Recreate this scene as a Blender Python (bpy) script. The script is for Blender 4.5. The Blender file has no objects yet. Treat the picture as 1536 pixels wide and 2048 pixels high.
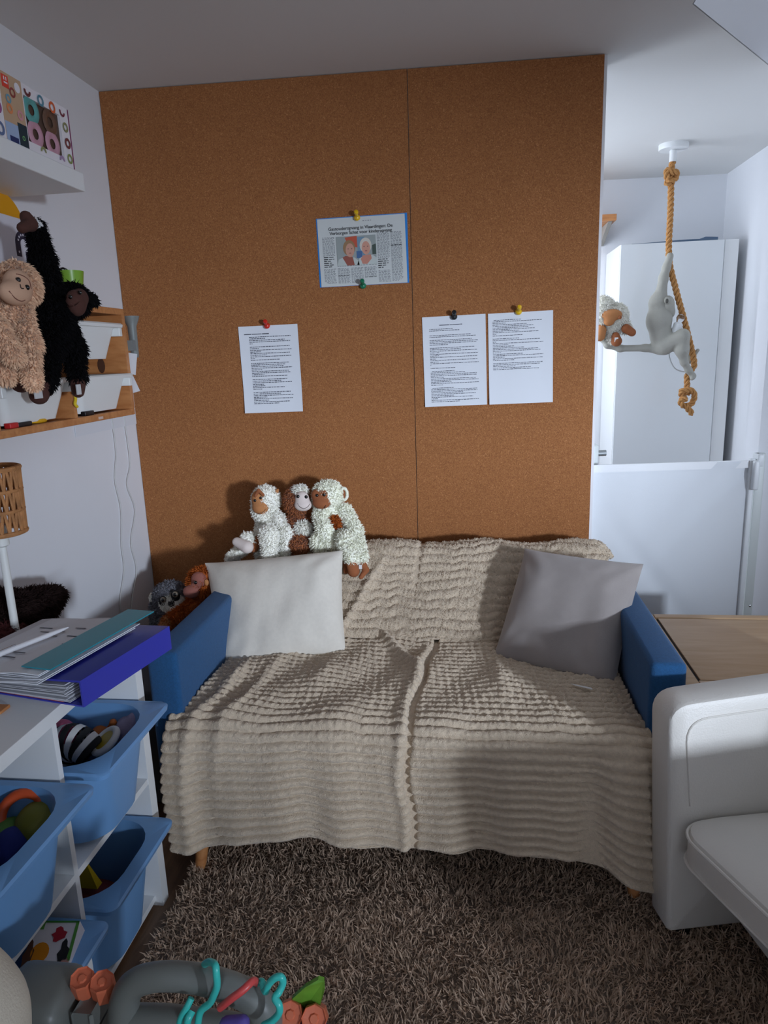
import bpy, math, random
import numpy as np
from mathutils import Matrix, Vector

rng = np.random.default_rng(7)
random.seed(7)
scene = bpy.context.scene
COL = scene.collection

# ------------------------------------------------------------------ camera
CAM = np.array([1.2193, -2.4113, 1.3367])
FPX, YAW, PITCH, ROLL = 1391.5, -0.13116, 0.22370, -0.03444
_fw = np.array([math.sin(YAW) * math.cos(PITCH), math.cos(YAW) * math.cos(PITCH), -math.sin(PITCH)])
_rt = np.array([math.cos(YAW), -math.sin(YAW), 0.0])
_up = np.cross(_rt, _fw)
_r2 = math.cos(ROLL) * _rt + math.sin(ROLL) * _up
_u2 = -math.sin(ROLL) * _rt + math.cos(ROLL) * _up
cam_d = bpy.data.cameras.new('camera')
cam_d.sensor_fit = 'VERTICAL'
cam_d.sensor_height = 24.0
cam_d.lens = FPX / 2048 * 24.0
cam_d.clip_start = 0.02
cam_o = bpy.data.objects.new('camera', cam_d)
COL.objects.link(cam_o)
cam_o.matrix_world = Matrix(((_r2[0], _u2[0], -_fw[0], CAM[0]), (_r2[1], _u2[1], -_fw[1], CAM[1]),
                             (_r2[2], _u2[2], -_fw[2], CAM[2]), (0, 0, 0, 1)))
scene.camera = cam_o

def at(u, v, ax, val):
    """world point of photo pixel (u, v) on the plane where coordinate ax equals val"""
    d = _fw + _r2 * (u - 768) / FPX + _u2 * (1024 - v) / FPX
    return CAM + (val - CAM[ax]) / d[ax] * d

# ------------------------------------------------------------------ world, daylight and added fill lights, exposure
world = bpy.data.worlds.new('sky')
scene.world = world
world.use_nodes = True
bg = world.node_tree.nodes['Background']
bg.inputs[0].default_value = (0.62, 0.74, 1.0, 1)
bg.inputs[1].default_value = 1.0

def area(name, loc, aim, sx, sy, power, color):
    L = bpy.data.lights.new(name, 'AREA')
    L.shape = 'RECTANGLE'; L.size = sx; L.size_y = sy
    L.energy = power; L.color = color
    o = bpy.data.objects.new(name, L)
    COL.objects.link(o)
    o.location = loc
    o.rotation_euler = (Vector(aim) - Vector(loc)).to_track_quat('-Z', 'Y').to_euler()
    return o
area('daylight_room_window', (4.53, -4.86, 1.30), (1.3, -0.9, 0.70), 0.36, 0.50, 380, (0.74, 0.84, 1.0))
area('fill_behind_camera', (2.3, -4.42, 1.15), (2.0, -1.5, 1.0), 1.5, 1.9, 6.4, (1.0, 0.97, 0.93))  # added broad fill for the ambient level, its door is made up
area('fill_ceiling_recess', (2.75, -1.0, 3.38), (2.70, -1.0, 2.0), 0.7, 1.0, 7, (0.84, 0.90, 1.0))  # added fill under the closed recess top, brightens the recess
area('fill_hall_left', (0.84, 1.0, 1.55), (2.2, 1.1, 1.3), 0.8, 1.0, 19, (0.80, 0.88, 1.0))  # added fill from the hidden side, brightens the hall

scene.view_settings.view_transform = 'Standard'
scene.view_settings.look = 'None'
scene.view_settings.gamma = 1.0
scene.view_settings.exposure = -0.14
scene.view_settings.use_curve_mapping = False
scene.cycles.use_denoising = True
scene.cycles.max_bounces = 8
scene.cycles.diffuse_bounces = 5
scene.cycles.use_adaptive_sampling = True
scene.cycles.adaptive_threshold = 0.025
scene.cycles.sample_clamp_indirect = 4.0

# ------------------------------------------------------------------ materials
MATS = {}
def srgb(r, g, b):
    f = lambda c: (c / 255 / 12.92) if c / 255 <= 0.04045 else ((c / 255 + 0.055) / 1.055) ** 2.4
    return (f(r), f(g), f(b), 1.0)

def mat(name, rgb, rough=0.6, vary=0.0, vscale=8.0, bump=0.0, bscale=60.0, metal=0.0, spec=0.5, sheen=0.0, trans=0.0,
        stretch=None, coat=0.0):
    """procedural principled material; rgb is the albedo in sRGB 0-255"""
    if name in MATS:
        return MATS[name]
    m = bpy.data.materials.new(name)
    m.use_nodes = True
    nt = m.node_tree
    b = nt.nodes['Principled BSDF']
    b.inputs['Roughness'].default_value = rough
    b.inputs['Metallic'].default_value = metal
    b.inputs['Specular IOR Level'].default_value = spec
    b.inputs['Sheen Weight'].default_value = sheen
    b.inputs['Transmission Weight'].default_value = trans
    b.inputs['Coat Weight'].default_value = coat
    c = srgb(*rgb)
    b.inputs['Base Color'].default_value = c
    tc = nt.nodes.new('ShaderNodeTexCoord')
    src = tc.outputs['Object']
    if stretch:
        mp = nt.nodes.new('ShaderNodeMapping')
        mp.inputs['Scale'].default_value = stretch
        nt.links.new(src, mp.inputs['Vector'])
        src = mp.outputs['Vector']
    if vary > 0:
        n = nt.nodes.new('ShaderNodeTexNoise')
        n.inputs['Scale'].default_value = vscale
        n.inputs['Detail'].default_value = 6
        nt.links.new(src, n.inputs['Vector'])
        r = nt.nodes.new('ShaderNodeValToRGB')
        r.color_ramp.elements[0].position = 0.3
        r.color_ramp.elements[1].position = 0.7
        r.color_ramp.elements[0].color = tuple(x * (1 - vary) for x in c[:3]) + (1,)
        r.color_ramp.elements[1].color = tuple(min(1, x * (1 + vary)) for x in c[:3]) + (1,)
        nt.links.new(n.outputs['Fac'], r.inputs['Fac'])
        nt.links.new(r.outputs['Color'], b.inputs['Base Color'])
    if bump > 0:
        n2 = nt.nodes.new('ShaderNodeTexNoise')
        n2.inputs['Scale'].default_value = bscale
        n2.inputs['Detail'].default_value = 4
        nt.links.new(src, n2.inputs['Vector'])
        bp = nt.nodes.new('ShaderNodeBump')
        bp.inputs['Strength'].default_value = bump
        bp.inputs['Distance'].default_value = 0.01
        nt.links.new(n2.outputs['Fac'], bp.inputs['Height'])
        nt.links.new(bp.outputs['Normal'], b.inputs['Normal'])
    MATS[name] = m
    return m

def cork_material():
    m = bpy.data.materials.new('cork')
    m.use_nodes = True
    nt = m.node_tree
    b = nt.nodes['Principled BSDF']
    b.inputs['Roughness'].default_value = 0.8
    b.inputs['Specular IOR Level'].default_value = 0.2
    tc = nt.nodes.new('ShaderNodeTexCoord')
    v = nt.nodes.new('ShaderNodeTexVoronoi')
    v.inputs['Scale'].default_value = 360
    nt.links.new(tc.outputs['Object'], v.inputs['Vector'])
    r = nt.nodes.new('ShaderNodeValToRGB')
    e = r.color_ramp.elements
    e[0].position = 0.0; e[0].color = srgb(144, 92, 54)
    e[1].position = 1.0; e[1].color = srgb(190, 132, 86)
    k = e.new(0.5); k.color = srgb(162, 106, 63)
    k = e.new(0.94); k.color = srgb(170, 114, 70)
    sep = nt.nodes.new('ShaderNodeSeparateColor')
    nt.links.new(v.outputs['Color'], sep.inputs['Color'])
    nt.links.new(sep.outputs['Red'], r.inputs['Fac'])
    n = nt.nodes.new('ShaderNodeTexNoise')
    n.inputs['Scale'].default_value = 5
    n.inputs['Detail'].default_value = 8
    nt.links.new(tc.outputs['Object'], n.inputs['Vector'])
    mx = nt.nodes.new('ShaderNodeMix')
    mx.data_type = 'RGBA'; mx.blend_type = 'MULTIPLY'
    mx.inputs['Factor'].default_value = 0.35
    nt.links.new(r.outputs['Color'], mx.inputs[6])
    nt.links.new(n.outputs['Color'], mx.inputs[7])
    r2 = nt.nodes.new('ShaderNodeValToRGB')
    r2.color_ramp.elements[0].color = (0.55, 0.55, 0.55, 1)
    r2.color_ramp.elements[1].color = (1, 1, 1, 1)
    nt.links.new(n.outputs['Fac'], r2.inputs['Fac'])
    nt.links.new(r2.outputs['Color'], mx.inputs[7])
    nt.links.new(mx.outputs[2], b.inputs['Base Color'])
    bp = nt.nodes.new('ShaderNodeBump')
    bp.inputs['Strength'].default_value = 0.35
    bp.inputs['Distance'].default_value = 0.002
    nt.links.new(v.outputs['Distance'], bp.inputs['Height'])
    nt.links.new(bp.outputs['Normal'], b.inputs['Normal'])
    return m

def wood_material(name, rgb1, rgb2, scale=(1, 14, 14), rough=0.5):
    m = bpy.data.materials.new(name)
    m.use_nodes = True
    nt = m.node_tree
    b = nt.nodes['Principled BSDF']
    b.inputs['Roughness'].default_value = rough
    tc = nt.nodes.new('ShaderNodeTexCoord')
    mp = nt.nodes.new('ShaderNodeMapping')
    mp.inputs['Scale'].default_value = scale
    nt.links.new(tc.outputs['Object'], mp.inputs['Vector'])
    n = nt.nodes.new('ShaderNodeTexNoise')
    n.inputs['Scale'].default_value = 4
    n.inputs['Detail'].default_value = 8
    n.inputs['Distortion'].default_value = 0.6
    nt.links.new(mp.outputs['Vector'], n.inputs['Vector'])
    r = nt.nodes.new('ShaderNodeValToRGB')
    r.color_ramp.elements[0].position = 0.35; r.color_ramp.elements[0].color = srgb(*rgb1)
    r.color_ramp.elements[1].position = 0.68; r.color_ramp.elements[1].color = srgb(*rgb2)
    nt.links.new(n.outputs['Fac'], r.inputs['Fac'])
    nt.links.new(r.outputs['Color'], b.inputs['Base Color'])
    MATS[name] = m
    return m

WALL = mat('wall_paint', (232, 234, 238), 0.75, vary=0.015, vscale=3, bump=0.03, bscale=180)
CEIL = mat('ceiling_paint', (222, 222, 220), 0.85, bump=0.03, bscale=120)
WHITE = mat('white_laminate', (232, 234, 234), 0.4)
CORK = cork_material()
PINE = wood_material('pine', (180, 116, 66), (202, 140, 86), (3, 14, 14))
FLOORW = wood_material('dark_oak', (96, 70, 50), (128, 96, 70), (14, 1.5, 14), 0.45)
TABLEW = wood_material('beech', (196, 158, 116), (208, 174, 134), (1.5, 10, 10), 0.4)
BLUEF = mat('blue_fabric', (38, 86, 132), 0.9, vary=0.12, vscale=220, bump=0.35, bscale=700, sheen=0.15, spec=0.2)
BINB = mat('blue_plastic', (112, 160, 210), 0.35, vary=0.02, vscale=4)
THROW = mat('plush_throw', (214, 196, 172), 0.95, vary=0.09, vscale=120, bump=0.5, bscale=420, sheen=0.3, spec=0.1)
PAPER = mat('paper', (226, 230, 236), 0.8)
INK = mat('ink', (70, 72, 84), 0.8)
BLACK = mat('black_plastic', (14, 14, 16), 0.35)
LEATHER = mat('white_leather', (226, 222, 214), 0.42, vary=0.03, vscale=5, bump=0.12, bscale=260)

# ------------------------------------------------------------------ object helpers
ORIG = {}
def mesh(name, verts, faces, material, parent=None, smooth=False):
    """one mesh object from world coordinates; the parent is an Empty (or mesh) with translation only"""
    V = np.asarray(verts, dtype=np.float64).reshape(-1, 3)
    o_loc = np.zeros(3)
    if parent is not None:
        o_loc = ORIG.get(parent.name, np.zeros(3))
    base = o_loc if parent is not None else np.array([V[:, 0].mean(), V[:, 1].mean(), V[:, 2].min()])
    me = bpy.data.meshes.new(name)
    if isinstance(faces, np.ndarray):
        n = faces.shape[1]
        me.vertices.add(len(V)); me.vertices.foreach_set('co', (V - base).astype(np.float32).ravel())
        me.loops.add(faces.size); me.loops.foreach_set('vertex_index', faces.astype(np.int32).ravel())
        me.polygons.add(len(faces))
        me.polygons.foreach_set('loop_start', np.arange(0, faces.size, n, dtype=np.int32))
        me.polygons.foreach_set('loop_total', np.full(len(faces), n, dtype=np.int32))
        me.update(calc_edges=True)
    else:
        me.from_pydata((V - base).tolist(), [], faces)
        me.update()
    if smooth:
        me.polygons.foreach_set('use_smooth', np.ones(len(me.polygons), dtype=bool))
    me.materials.append(material)
    o = bpy.data.objects.new(name, me)
    COL.objects.link(o)
    if parent is not None:
        o.parent = parent
        ORIG[o.name] = o_loc
    else:
        o.location = base
        ORIG[o.name] = base
    return o

def thing(name, label, cat, loc, group=None):
    o = bpy.data.objects.new(name, None)
    COL.objects.link(o)
    o.location = loc
    o.empty_display_size = 0.05
    ORIG[o.name] = np.array(loc, dtype=float)
    return tag(o, label, cat, group)

def tag(o, label=None, cat=None, group=None, kind=None):
    if label: o['label'] = label
    if cat: o['category'] = cat
    if group: o['group'] = group
    if kind: o['kind'] = kind
    return o

def struct(o, label=None):
    o['kind'] = 'structure'
    if label: o['label'] = label
    return o

def copy_thing(src, loc, rotz=None, label=None, group=None):
    """copy of a thing with copies of its parts and sub-parts, sharing mesh data"""
    r = src.copy(); COL.objects.link(r); r.location = loc
    ORIG[r.name] = np.array(loc, dtype=float)
    if rotz is not None: r.rotation_euler = (0, 0, rotz)
    if label: r['label'] = label
    if group: r['group'] = group
    for ch in list(src.children):
        c = ch.copy(); COL.objects.link(c); c.parent = r
        for g in list(ch.children):
            d = g.copy(); COL.objects.link(d); d.parent = c
    return r

class MB:
    """collects shapes in world coordinates; build() makes them ONE mesh object"""
    def __init__(self):
        self.v = []; self.f = []; self.n = 0
    def add(self, verts, faces):
        verts = [tuple(map(float, p)) for p in verts]
        self.v.extend(verts)
        self.f.extend([tuple(i + self.n for i in f) for f in faces])
        self.n += len(verts)
        return self
    def box(self, lo, hi, bev=0.0, M=None):
        lo = np.array(lo, float); hi = np.array(hi, float)
        if bev <= 0:
            P = [(x, y, z) for x in (lo[0], hi[0]) for y in (lo[1], hi[1]) for z in (lo[2], hi[2])]
            F = [(0, 1, 3, 2), (4, 6, 7, 5), (0, 4, 5, 1), (2, 3, 7, 6), (0, 2, 6, 4), (1, 5, 7, 3)]
        else:
            P, F = bevel_box(lo, hi, bev)
        if M is not None:
            P = [tuple(M @ Vector(p)) for p in P]
        return self.add(P, F)
    def tube(self, pts, rad, seg=10, cap=True):
        P, F = tube_geo(pts, rad, seg, cap)
        return self.add(P, F)
    def lathe(self, prof, origin, axis=(0, 0, 1), seg=24):
        P, F = lathe_geo(prof, origin, axis, seg)
        return self.add(P, F)
    def prism(self, poly, ax, lo, hi):
        """polygon in the two other axes, extruded along axis ax"""
        o = [i for i in range(3) if i != ax]
        P = []
        for h in (lo, hi):
            for p in poly:
                q = [0, 0, 0]; q[ax] = h; q[o[0]] = p[0]; q[o[1]] = p[1]; P.append(q)
        n = len(poly)
        F = [tuple(range(n)), tuple(range(2 * n - 1, n - 1, -1))]
        F += [(i, (i + 1) % n, n + (i + 1) % n, n + i) for i in range(n)]
        return self.add(P, F)
    def build(self, name, material, parent=None, smooth=False, fix=True):
        o = mesh(name, self.v, self.f, material, parent, smooth)
        if fix:
            import bmesh
            bm = bmesh.new(); bm.from_mesh(o.data)
            bmesh.ops.recalc_face_normals(bm, faces=bm.faces)
            bm.to_mesh(o.data); bm.free()
            if smooth: smooth_by_angle(o.data)
        return o

def smooth_by_angle(me, ang=0.7):
    me.polygons.foreach_set('use_smooth', np.ones(len(me.polygons), dtype=bool))
    try:
        me.set_sharp_from_angle(angle=ang)
    except Exception:
        pass

def bevel_box(lo, hi, b):
    import bmesh
    bm = bmesh.new()
    bmesh.ops.create_cube(bm, size=1.0)
    for v in bm.verts:
        v.co = Vector([(lo[i] + hi[i]) / 2 + v.co[i] * (hi[i] - lo[i]) for i in range(3)])
    bmesh.ops.bevel(bm, geom=list(bm.edges), offset=b, segments=3, affect='EDGES', profile=0.5)
    bm.verts.index_update()
    P = [tuple(v.co) for v in bm.verts]; F = [tuple(v.index for v in f.verts) for f in bm.faces]
    bm.free()
    return P, F

def tube_geo(pts, rad, seg=10, cap=True):
    pts = [np.array(p, float) for p in pts]
    n = len(pts)
    rads = [rad] * n if np.isscalar(rad) else list(rad)
    T = []
    for i in range(n):
        a = pts[max(0, i - 1)]; b = pts[min(n - 1, i + 1)]
        t = b - a; T.append(t / (np.linalg.norm(t) + 1e-12))
    ref = np.array([0, 0, 1.0]) if abs(T[0][2]) < 0.9 else np.array([1.0, 0, 0])
    N = np.cross(T[0], ref); N /= np.linalg.norm(N)
    P = []
    for i in range(n):
        N = N - T[i] * (N @ T[i]); N /= (np.linalg.norm(N) + 1e-12)
        B = np.cross(T[i], N)
        for k in range(seg):
            a = 2 * math.pi * k / seg
            P.append(pts[i] + rads[i] * (math.cos(a) * N + math.sin(a) * B))
    F = []
    for i in range(n - 1):
        for k in range(seg):
            k2 = (k + 1) % seg
            F.append((i * seg + k, i * seg + k2, (i + 1) * seg + k2, (i + 1) * seg + k))
    if cap:
        F.append(tuple(range(seg - 1, -1, -1)))
        F.append(tuple((n - 1) * seg + k for k in range(seg)))
    return P, F

def lathe_geo(prof, origin, axis=(0, 0, 1), seg=24):
    ax = np.array(axis, float); ax /= np.linalg.norm(ax)
    ref = np.array([1.0, 0, 0]) if abs(ax[0]) < 0.9 else np.array([0, 1.0, 0])
    N = np.cross(ax, ref); N /= np.linalg.norm(N); B = np.cross(ax, N)
    o = np.array(origin, float)
    P = []; F = []
    for r, h in prof:
        for k in range(seg):
            a = 2 * math.pi * k / seg
            P.append(o + ax * h + r * (math.cos(a) * N + math.sin(a) * B))
    m = len(prof)
    for i in range(m - 1):
        for k in range(seg):
            k2 = (k + 1) % seg
            F.append((i * seg + k, i * seg + k2, (i + 1) * seg + k2, (i + 1) * seg + k))
    if prof[0][0] > 1e-6: F.append(tuple(range(seg - 1, -1, -1)))
    if prof[-1][0] > 1e-6: F.append(tuple((m - 1) * seg + k for k in range(seg)))
    return P, F

def spline(pts, n=8):
    """Catmull-Rom through points"""
    P = [np.array(p, float) for p in pts]
    P = [2 * P[0] - P[1]] + P + [2 * P[-1] - P[-2]]
    out = []
    for i in range(1, len(P) - 2):
        for k in range(n):
            t = k / n
            a, b, c, d = P[i - 1], P[i], P[i + 1], P[i + 2]
            out.append(0.5 * ((2 * b) + (-a + c) * t + (2 * a - 5 * b + 4 * c - d) * t * t + (-a + 3 * b - 3 * c + d) * t ** 3))
    out.append(P[-2])
    return out

def interp(x, xs, ys):
    return np.interp(x, xs, ys)

# ------------------------------------------------------------------ smooth blobs (one continuous surface) and fur
def sdf_eval(prims, G, k):
    D = None
    for p in prims:
        if p[0] == 'cap':
            a, b, ra, rb = np.array(p[1], float), np.array(p[2], float), p[3], p[4]
            ab = b - a
            t = np.clip(((G - a) @ ab) / (ab @ ab + 1e-12), 0, 1)
            d = np.linalg.norm(G - a - t[..., None] * ab, axis=-1) - (ra + (rb - ra) * t)
        else:
            c, r = np.array(p[1], float), np.array(p[2], float)
            q = G - c
            if len(p) > 3:
                q = q @ p[3]
            kk = np.linalg.norm(q / r, axis=-1)
            k2 = np.linalg.norm(q / (r * r), axis=-1)
            d = kk * (kk - 1) / np.maximum(k2, 1e-9)
        if D is None:
            D = d
        else:
            h = np.clip(0.5 + 0.5 * (D - d) / k, 0, 1)
            D = D * (1 - h) + d * h - k * h * (1 - h)
    return D

def rotm(ax, ay, az):
    return np.array((Matrix.Rotation(az, 3, 'Z') @ Matrix.Rotation(ay, 3, 'Y') @ Matrix.Rotation(ax, 3, 'X')))

def blob(prims, h=0.006, k=0.012):
    """surface nets of the smooth union -> verts, quads"""
    lo = np.full(3, 1e9); hi = -lo
    for p in prims:
        if p[0] == 'cap':
            r = max(p[3], p[4])
            for e in (p[1], p[2]):
                lo = np.minimum(lo, np.array(e) - r); hi = np.maximum(hi, np.array(e) + r)
        else:
            r = max(p[2]); lo = np.minimum(lo, np.array(p[1]) - r); hi = np.maximum(hi, np.array(p[1]) + r)
    lo = lo - 3 * h; hi = hi + 3 * h
    n = np.ceil((hi - lo) / h).astype(int) + 1
    ax = [lo[i] + h * np.arange(n[i]) for i in range(3)]
    G = np.stack(np.meshgrid(*ax, indexing='ij'), -1)
    D = sdf_eval(prims, G, k)
    S = D < 0
    cs = tuple(n - 1)
    acc = np.zeros(cs + (3,)); cnt = np.zeros(cs)
    C = [(i, j, l) for i in (0, 1) for j in (0, 1) for l in (0, 1)]
    sl = lambda c: tuple(slice(c[i], n[i] - 1 + c[i]) for i in range(3))
    for a in C:
        for d in range(3):
            if a[d] == 1: continue
            b = list(a); b[d] = 1; b = tuple(b)
            Da, Db = D[sl(a)], D[sl(b)]
            x = (Da < 0) != (Db < 0)
            t = np.where(x, Da / np.where(x, Da - Db, 1), 0)
            for i in range(3):
                val = a[i] + (t if i == d else 0)
                acc[..., i] += np.where(x, val, 0)
            cnt += x
    act = cnt > 0
    idx = -np.ones(cs, int); idx[act] = np.arange(act.sum())
    base = np.stack(np.nonzero(act), -1)
    V = lo + h * (base + acc[act] / cnt[act][:, None])
    Q = []
    for d in range(3):
        o = [i for i in range(3) if i != d]
        s0 = [slice(None)] * 3; s1 = [slice(None)] * 3
        s0[d] = slice(0, -1); s1[d] = slice(1, None)
        x = S[tuple(s0)] != S[tuple(s1)]
        e = np.stack(np.nonzero(x), -1)
        ok = np.all((e[:, o] > 0), axis=1) & (e[:, o[0]] < n[o[0]] - 1) & (e[:, o[1]] < n[o[1]] - 1)
        e = e[ok]
        ins = S[tuple(e.T)]
        def cell(da, db):
            q = e.copy(); q[:, o[0]] -= da; q[:, o[1]] -= db
            return idx[tuple(q.T)]
        q = np.stack([cell(1, 1), cell(0, 1), cell(0, 0), cell(1, 0)], -1)
        flip = ins if d != 1 else ~ins
        q[~flip] = q[~flip][:, ::-1]
        Q.append(q)
    return V, np.concatenate(Q)

def quad_points(V, Q, count, r):
    a, b, c, d = (V[Q[:, i]] for i in range(4))
    N = np.cross(c - a, d - b)
    A = np.linalg.norm(N, axis=1)
    N = N / np.maximum(A, 1e-12)[:, None]
    f = r.choice(len(Q), count, p=A / A.sum())
    u = r.random((count, 1)); v = r.random((count, 1))
    P = (a[f] * (1 - u) + b[f] * u) * (1 - v) + (d[f] * (1 - u) + c[f] * u) * v
    return P, N[f]

def tufts(P, N, length, width, r, droop=0.5, jit=0.6, grav=(0, 0, -1)):
    """bent tapering tufts, 3 triangles each"""
    n = len(P)
    L = length * (0.6 + 0.8 * r.random((n, 1)))
    d1 = N + jit * r.normal(size=(n, 3)) * 0.6
    d1 /= np.linalg.norm(d1, axis=1)[:, None]
    d2 = d1 + droop * np.array(grav) + jit * 0.5 * r.normal(size=(n, 3))
    d2 /= np.linalg.norm(d2, axis=1)[:, None]
    side = np.cross(d1, r.normal(size=(n, 3)))
    side /= np.linalg.norm(side, axis=1)[:, None]
    w = width * (0.6 + 0.8 * r.random((n, 1)))
    b0 = P - side * w / 2 - N * length * 0.15; b1 = P + side * w / 2 - N * length * 0.15
    m = P + d1 * L * 0.5
    m0 = m - side * w * 0.4; m1 = m + side * w * 0.4
    t = m + d2 * L * 0.6
    V = np.stack([b0, b1, m1, m0, t], 1).reshape(-1, 3)
    i = (np.arange(n) * 5)[:, None]
    F = np.concatenate([i + np.array([0, 1, 2]), i + np.array([0, 2, 3]), i + np.array([3, 2, 4])])
    return V, F

def plush_part(name, prims, material, parent, fur=0, flen=0.011, fwid=0.004, h=0.006, k=0.012, droop=0.6, seed=1, jit=0.6):
    V, Q = blob(prims, h, k)
    T = np.concatenate([Q[:, [0, 1, 2]], Q[:, [0, 2, 3]]])
    if fur:
        r = np.random.default_rng(seed)
        P, N = quad_points(V, Q, fur, r)
        FV, FF = tufts(P, N, flen, fwid, r, droop, jit)
        T = np.concatenate([T, FF + len(V)])
        V = np.concatenate([V, FV])
    o = mesh(name, V, T, material, parent, smooth=True)
    return o
# ================================================================== THE SETTING
H = 2.201
def quadbox(name, lo, hi, m, label=None, parent=None):
    o = MB().box(lo, hi).build(name, m, parent)
    if parent is None: struct(o, label)
    return o

quadbox('floor', (-0.2, -4.6, -0.05), (3.9, 1.9, 0.0), FLOORW, 'dark wooden floor showing beside the shaggy rug')
quadbox('wall_left', (-0.12, -4.6, 0.0), (0.0, 0.12, H + 0.05), WALL, 'white painted wall behind the shelves')
# partition that carries the cork; its white end shows as a narrow strip right of the cork
quadbox('wall_back', (0.0, 0.010, 0.0), (1.628, 0.11, H), WALL, 'white partition wall behind the cork panels')
# right of the opening, then the hall
quadbox('wall_jamb', (2.185, 0.09, 0.0), (3.74, 0.20, H), WALL, 'white wall right of the safety gate')
quadbox('wall_hall_right', (2.53, 0.20, 0.0), (2.63, 1.80, H), WALL, 'white hall wall right of the tall cabinet')
quadbox('wall_hall_back', (0.7, 1.675, 0.0), (2.63, 1.80, H), WALL, 'white back wall of the hall behind the tall cabinet')
# hall side wall with a window added for the hall fill (hidden behind the partition)
w = MB()
w.box((0.72, 0.11, 0), (0.80, 0.55, H)).box((0.72, 1.45, 0), (0.80, 1.675, H)).box((0.72, 0.55, 0), (0.80, 1.45, 1.0)).box((0.72, 0.55, 2.08), (0.80, 1.45, H))
struct(w.build('wall_hall_left', WALL))
# wall right of the camera with the window
w = MB()
w.box((3.62, -4.6, 0), (3.74, -4.18, H + 1.2)).box((3.62, -3.00, 0), (3.74, 0.20, H + 1.2)).box((3.62, -4.18, 0), (3.74, -3.00, 1.04)).box((3.62, -4.18, 1.40), (3.74, -3.00, H + 1.2))
struct(w.build('wall_right', WALL))
# wall behind the camera with a door opening added for the fill light
w = MB()
w.box((-0.12, -4.42, 0), (1.5, -4.30, H + 1.2)).box((3.1, -4.42, 0), (3.74, -4.30, H + 1.2)).box((1.5, -4.42, 2.1), (3.1, -4.30, H + 1.2))
struct(w.build('wall_front', WALL))
def window_frame(name, lo, hi, ax, m):
    w = MB(); t = 0.05
    lo = np.array(lo); hi = np.array(hi)
    o = [i for i in (0, 1) if i != ax][0]
    def bar(a, b):
        w.box(a, b)
    a = lo.copy(); b = hi.copy(); b[2] = lo[2] + t; bar(a, b)
    a = lo.copy(); b = hi.copy(); a[2] = hi[2] - t; bar(a, b)
    a = lo.copy(); b = hi.copy(); b[o] = lo[o] + t; bar(a, b)
    a = lo.copy(); b = hi.copy(); a[o] = hi[o] - t; bar(a, b)
    struct(w.build(name, m))
window_frame('window_1', (3.66, -4.18, 1.00), (3.72, -3.00, 1.44), 0, WHITE)
window_frame('added_hall_window', (0.74, 0.55, 1.0), (0.79, 1.45, 2.08), 0, WHITE)  # unseen frame added around the hall fill
window_frame('added_door_frame', (1.5, -4.40, 0.0), (3.1, -4.34, 2.1), 1, WHITE)  # unseen frame added around the fill behind the camera

# ceiling: flat part and a raised recess on the right, its near edge runs diagonally
R = [(1.788, -4.6), (1.788, -0.277), (2.151, 0.187), (3.74, 0.187)]
zc = lambda x, y: H + 0.010 - 0.011 * x
c = MB()
poly = [(-0.12, -4.6)] + R + [(3.74, 1.8), (-0.12, 1.8)]
n = len(poly)
c.add([(x, y, zc(x, y)) for x, y in poly] + [(x, y, zc(x, y) + 0.05) for x, y in poly],
      [tuple(range(n)), tuple(range(2 * n - 1, n - 1, -1))] + [(i, (i + 1) % n, n + (i + 1) % n, n + i) for i in range(n)])
struct(c.build('ceiling', CEIL), 'pale grey ceiling over the sofa corner')
c = MB()
for (x0, y0), (x1, y1) in zip(R[:-1], R[1:]):
    ln = math.hypot(x1 - x0, y1 - y0); ox, oy = (y1 - y0) / ln * .003, -(x1 - x0) / ln * .003
    c.add([(x0 + ox, y0 + oy, zc(x0, y0) + .0005), (x1 + ox, y1 + oy, zc(x1, y1) + .0005), (x1 + ox, y1 + oy, H + 1.2), (x0 + ox, y0 + oy, H + 1.2)], [(0, 1, 2, 3)])
c.add([(1.78, -4.6, H + 1.2), (3.74, -4.6, H + 1.2), (3.74, .19, H + 1.2), (1.78, .19, H + 1.2)], [(0, 1, 2, 3)])
struct(c.build('ceiling_recess', WALL), 'brighter raised ceiling recess at the upper right')

# cork panels
SEAM = 1.0212
def cork(name, x0, x1, label):
    top0, top1 = zc(x0, 0) - 0.002, zc(x1, 0) - 0.002
    o = MB().add([(x0, 0, .02), (x1, 0, .02), (x1, .0095, .02), (x0, .0095, .02), (x0, 0, top0), (x1, 0, top1), (x1, .0095, top1), (x0, .0095, top0)],
                 [(0, 1, 5, 4), (1, 2, 6, 5), (2, 3, 7, 6), (3, 0, 4, 7), (4, 5, 6, 7), (0, 3, 2, 1)]).build(name, CORK)
    return tag(o, label, 'cork board')
cork('cork_panel', 0.002, SEAM - 0.0012, 'wide brown cork panel left of the vertical seam')
cork('cork_panel', SEAM + 0.0012, 1.6175, 'narrower brown cork panel right of the vertical seam')

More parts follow.
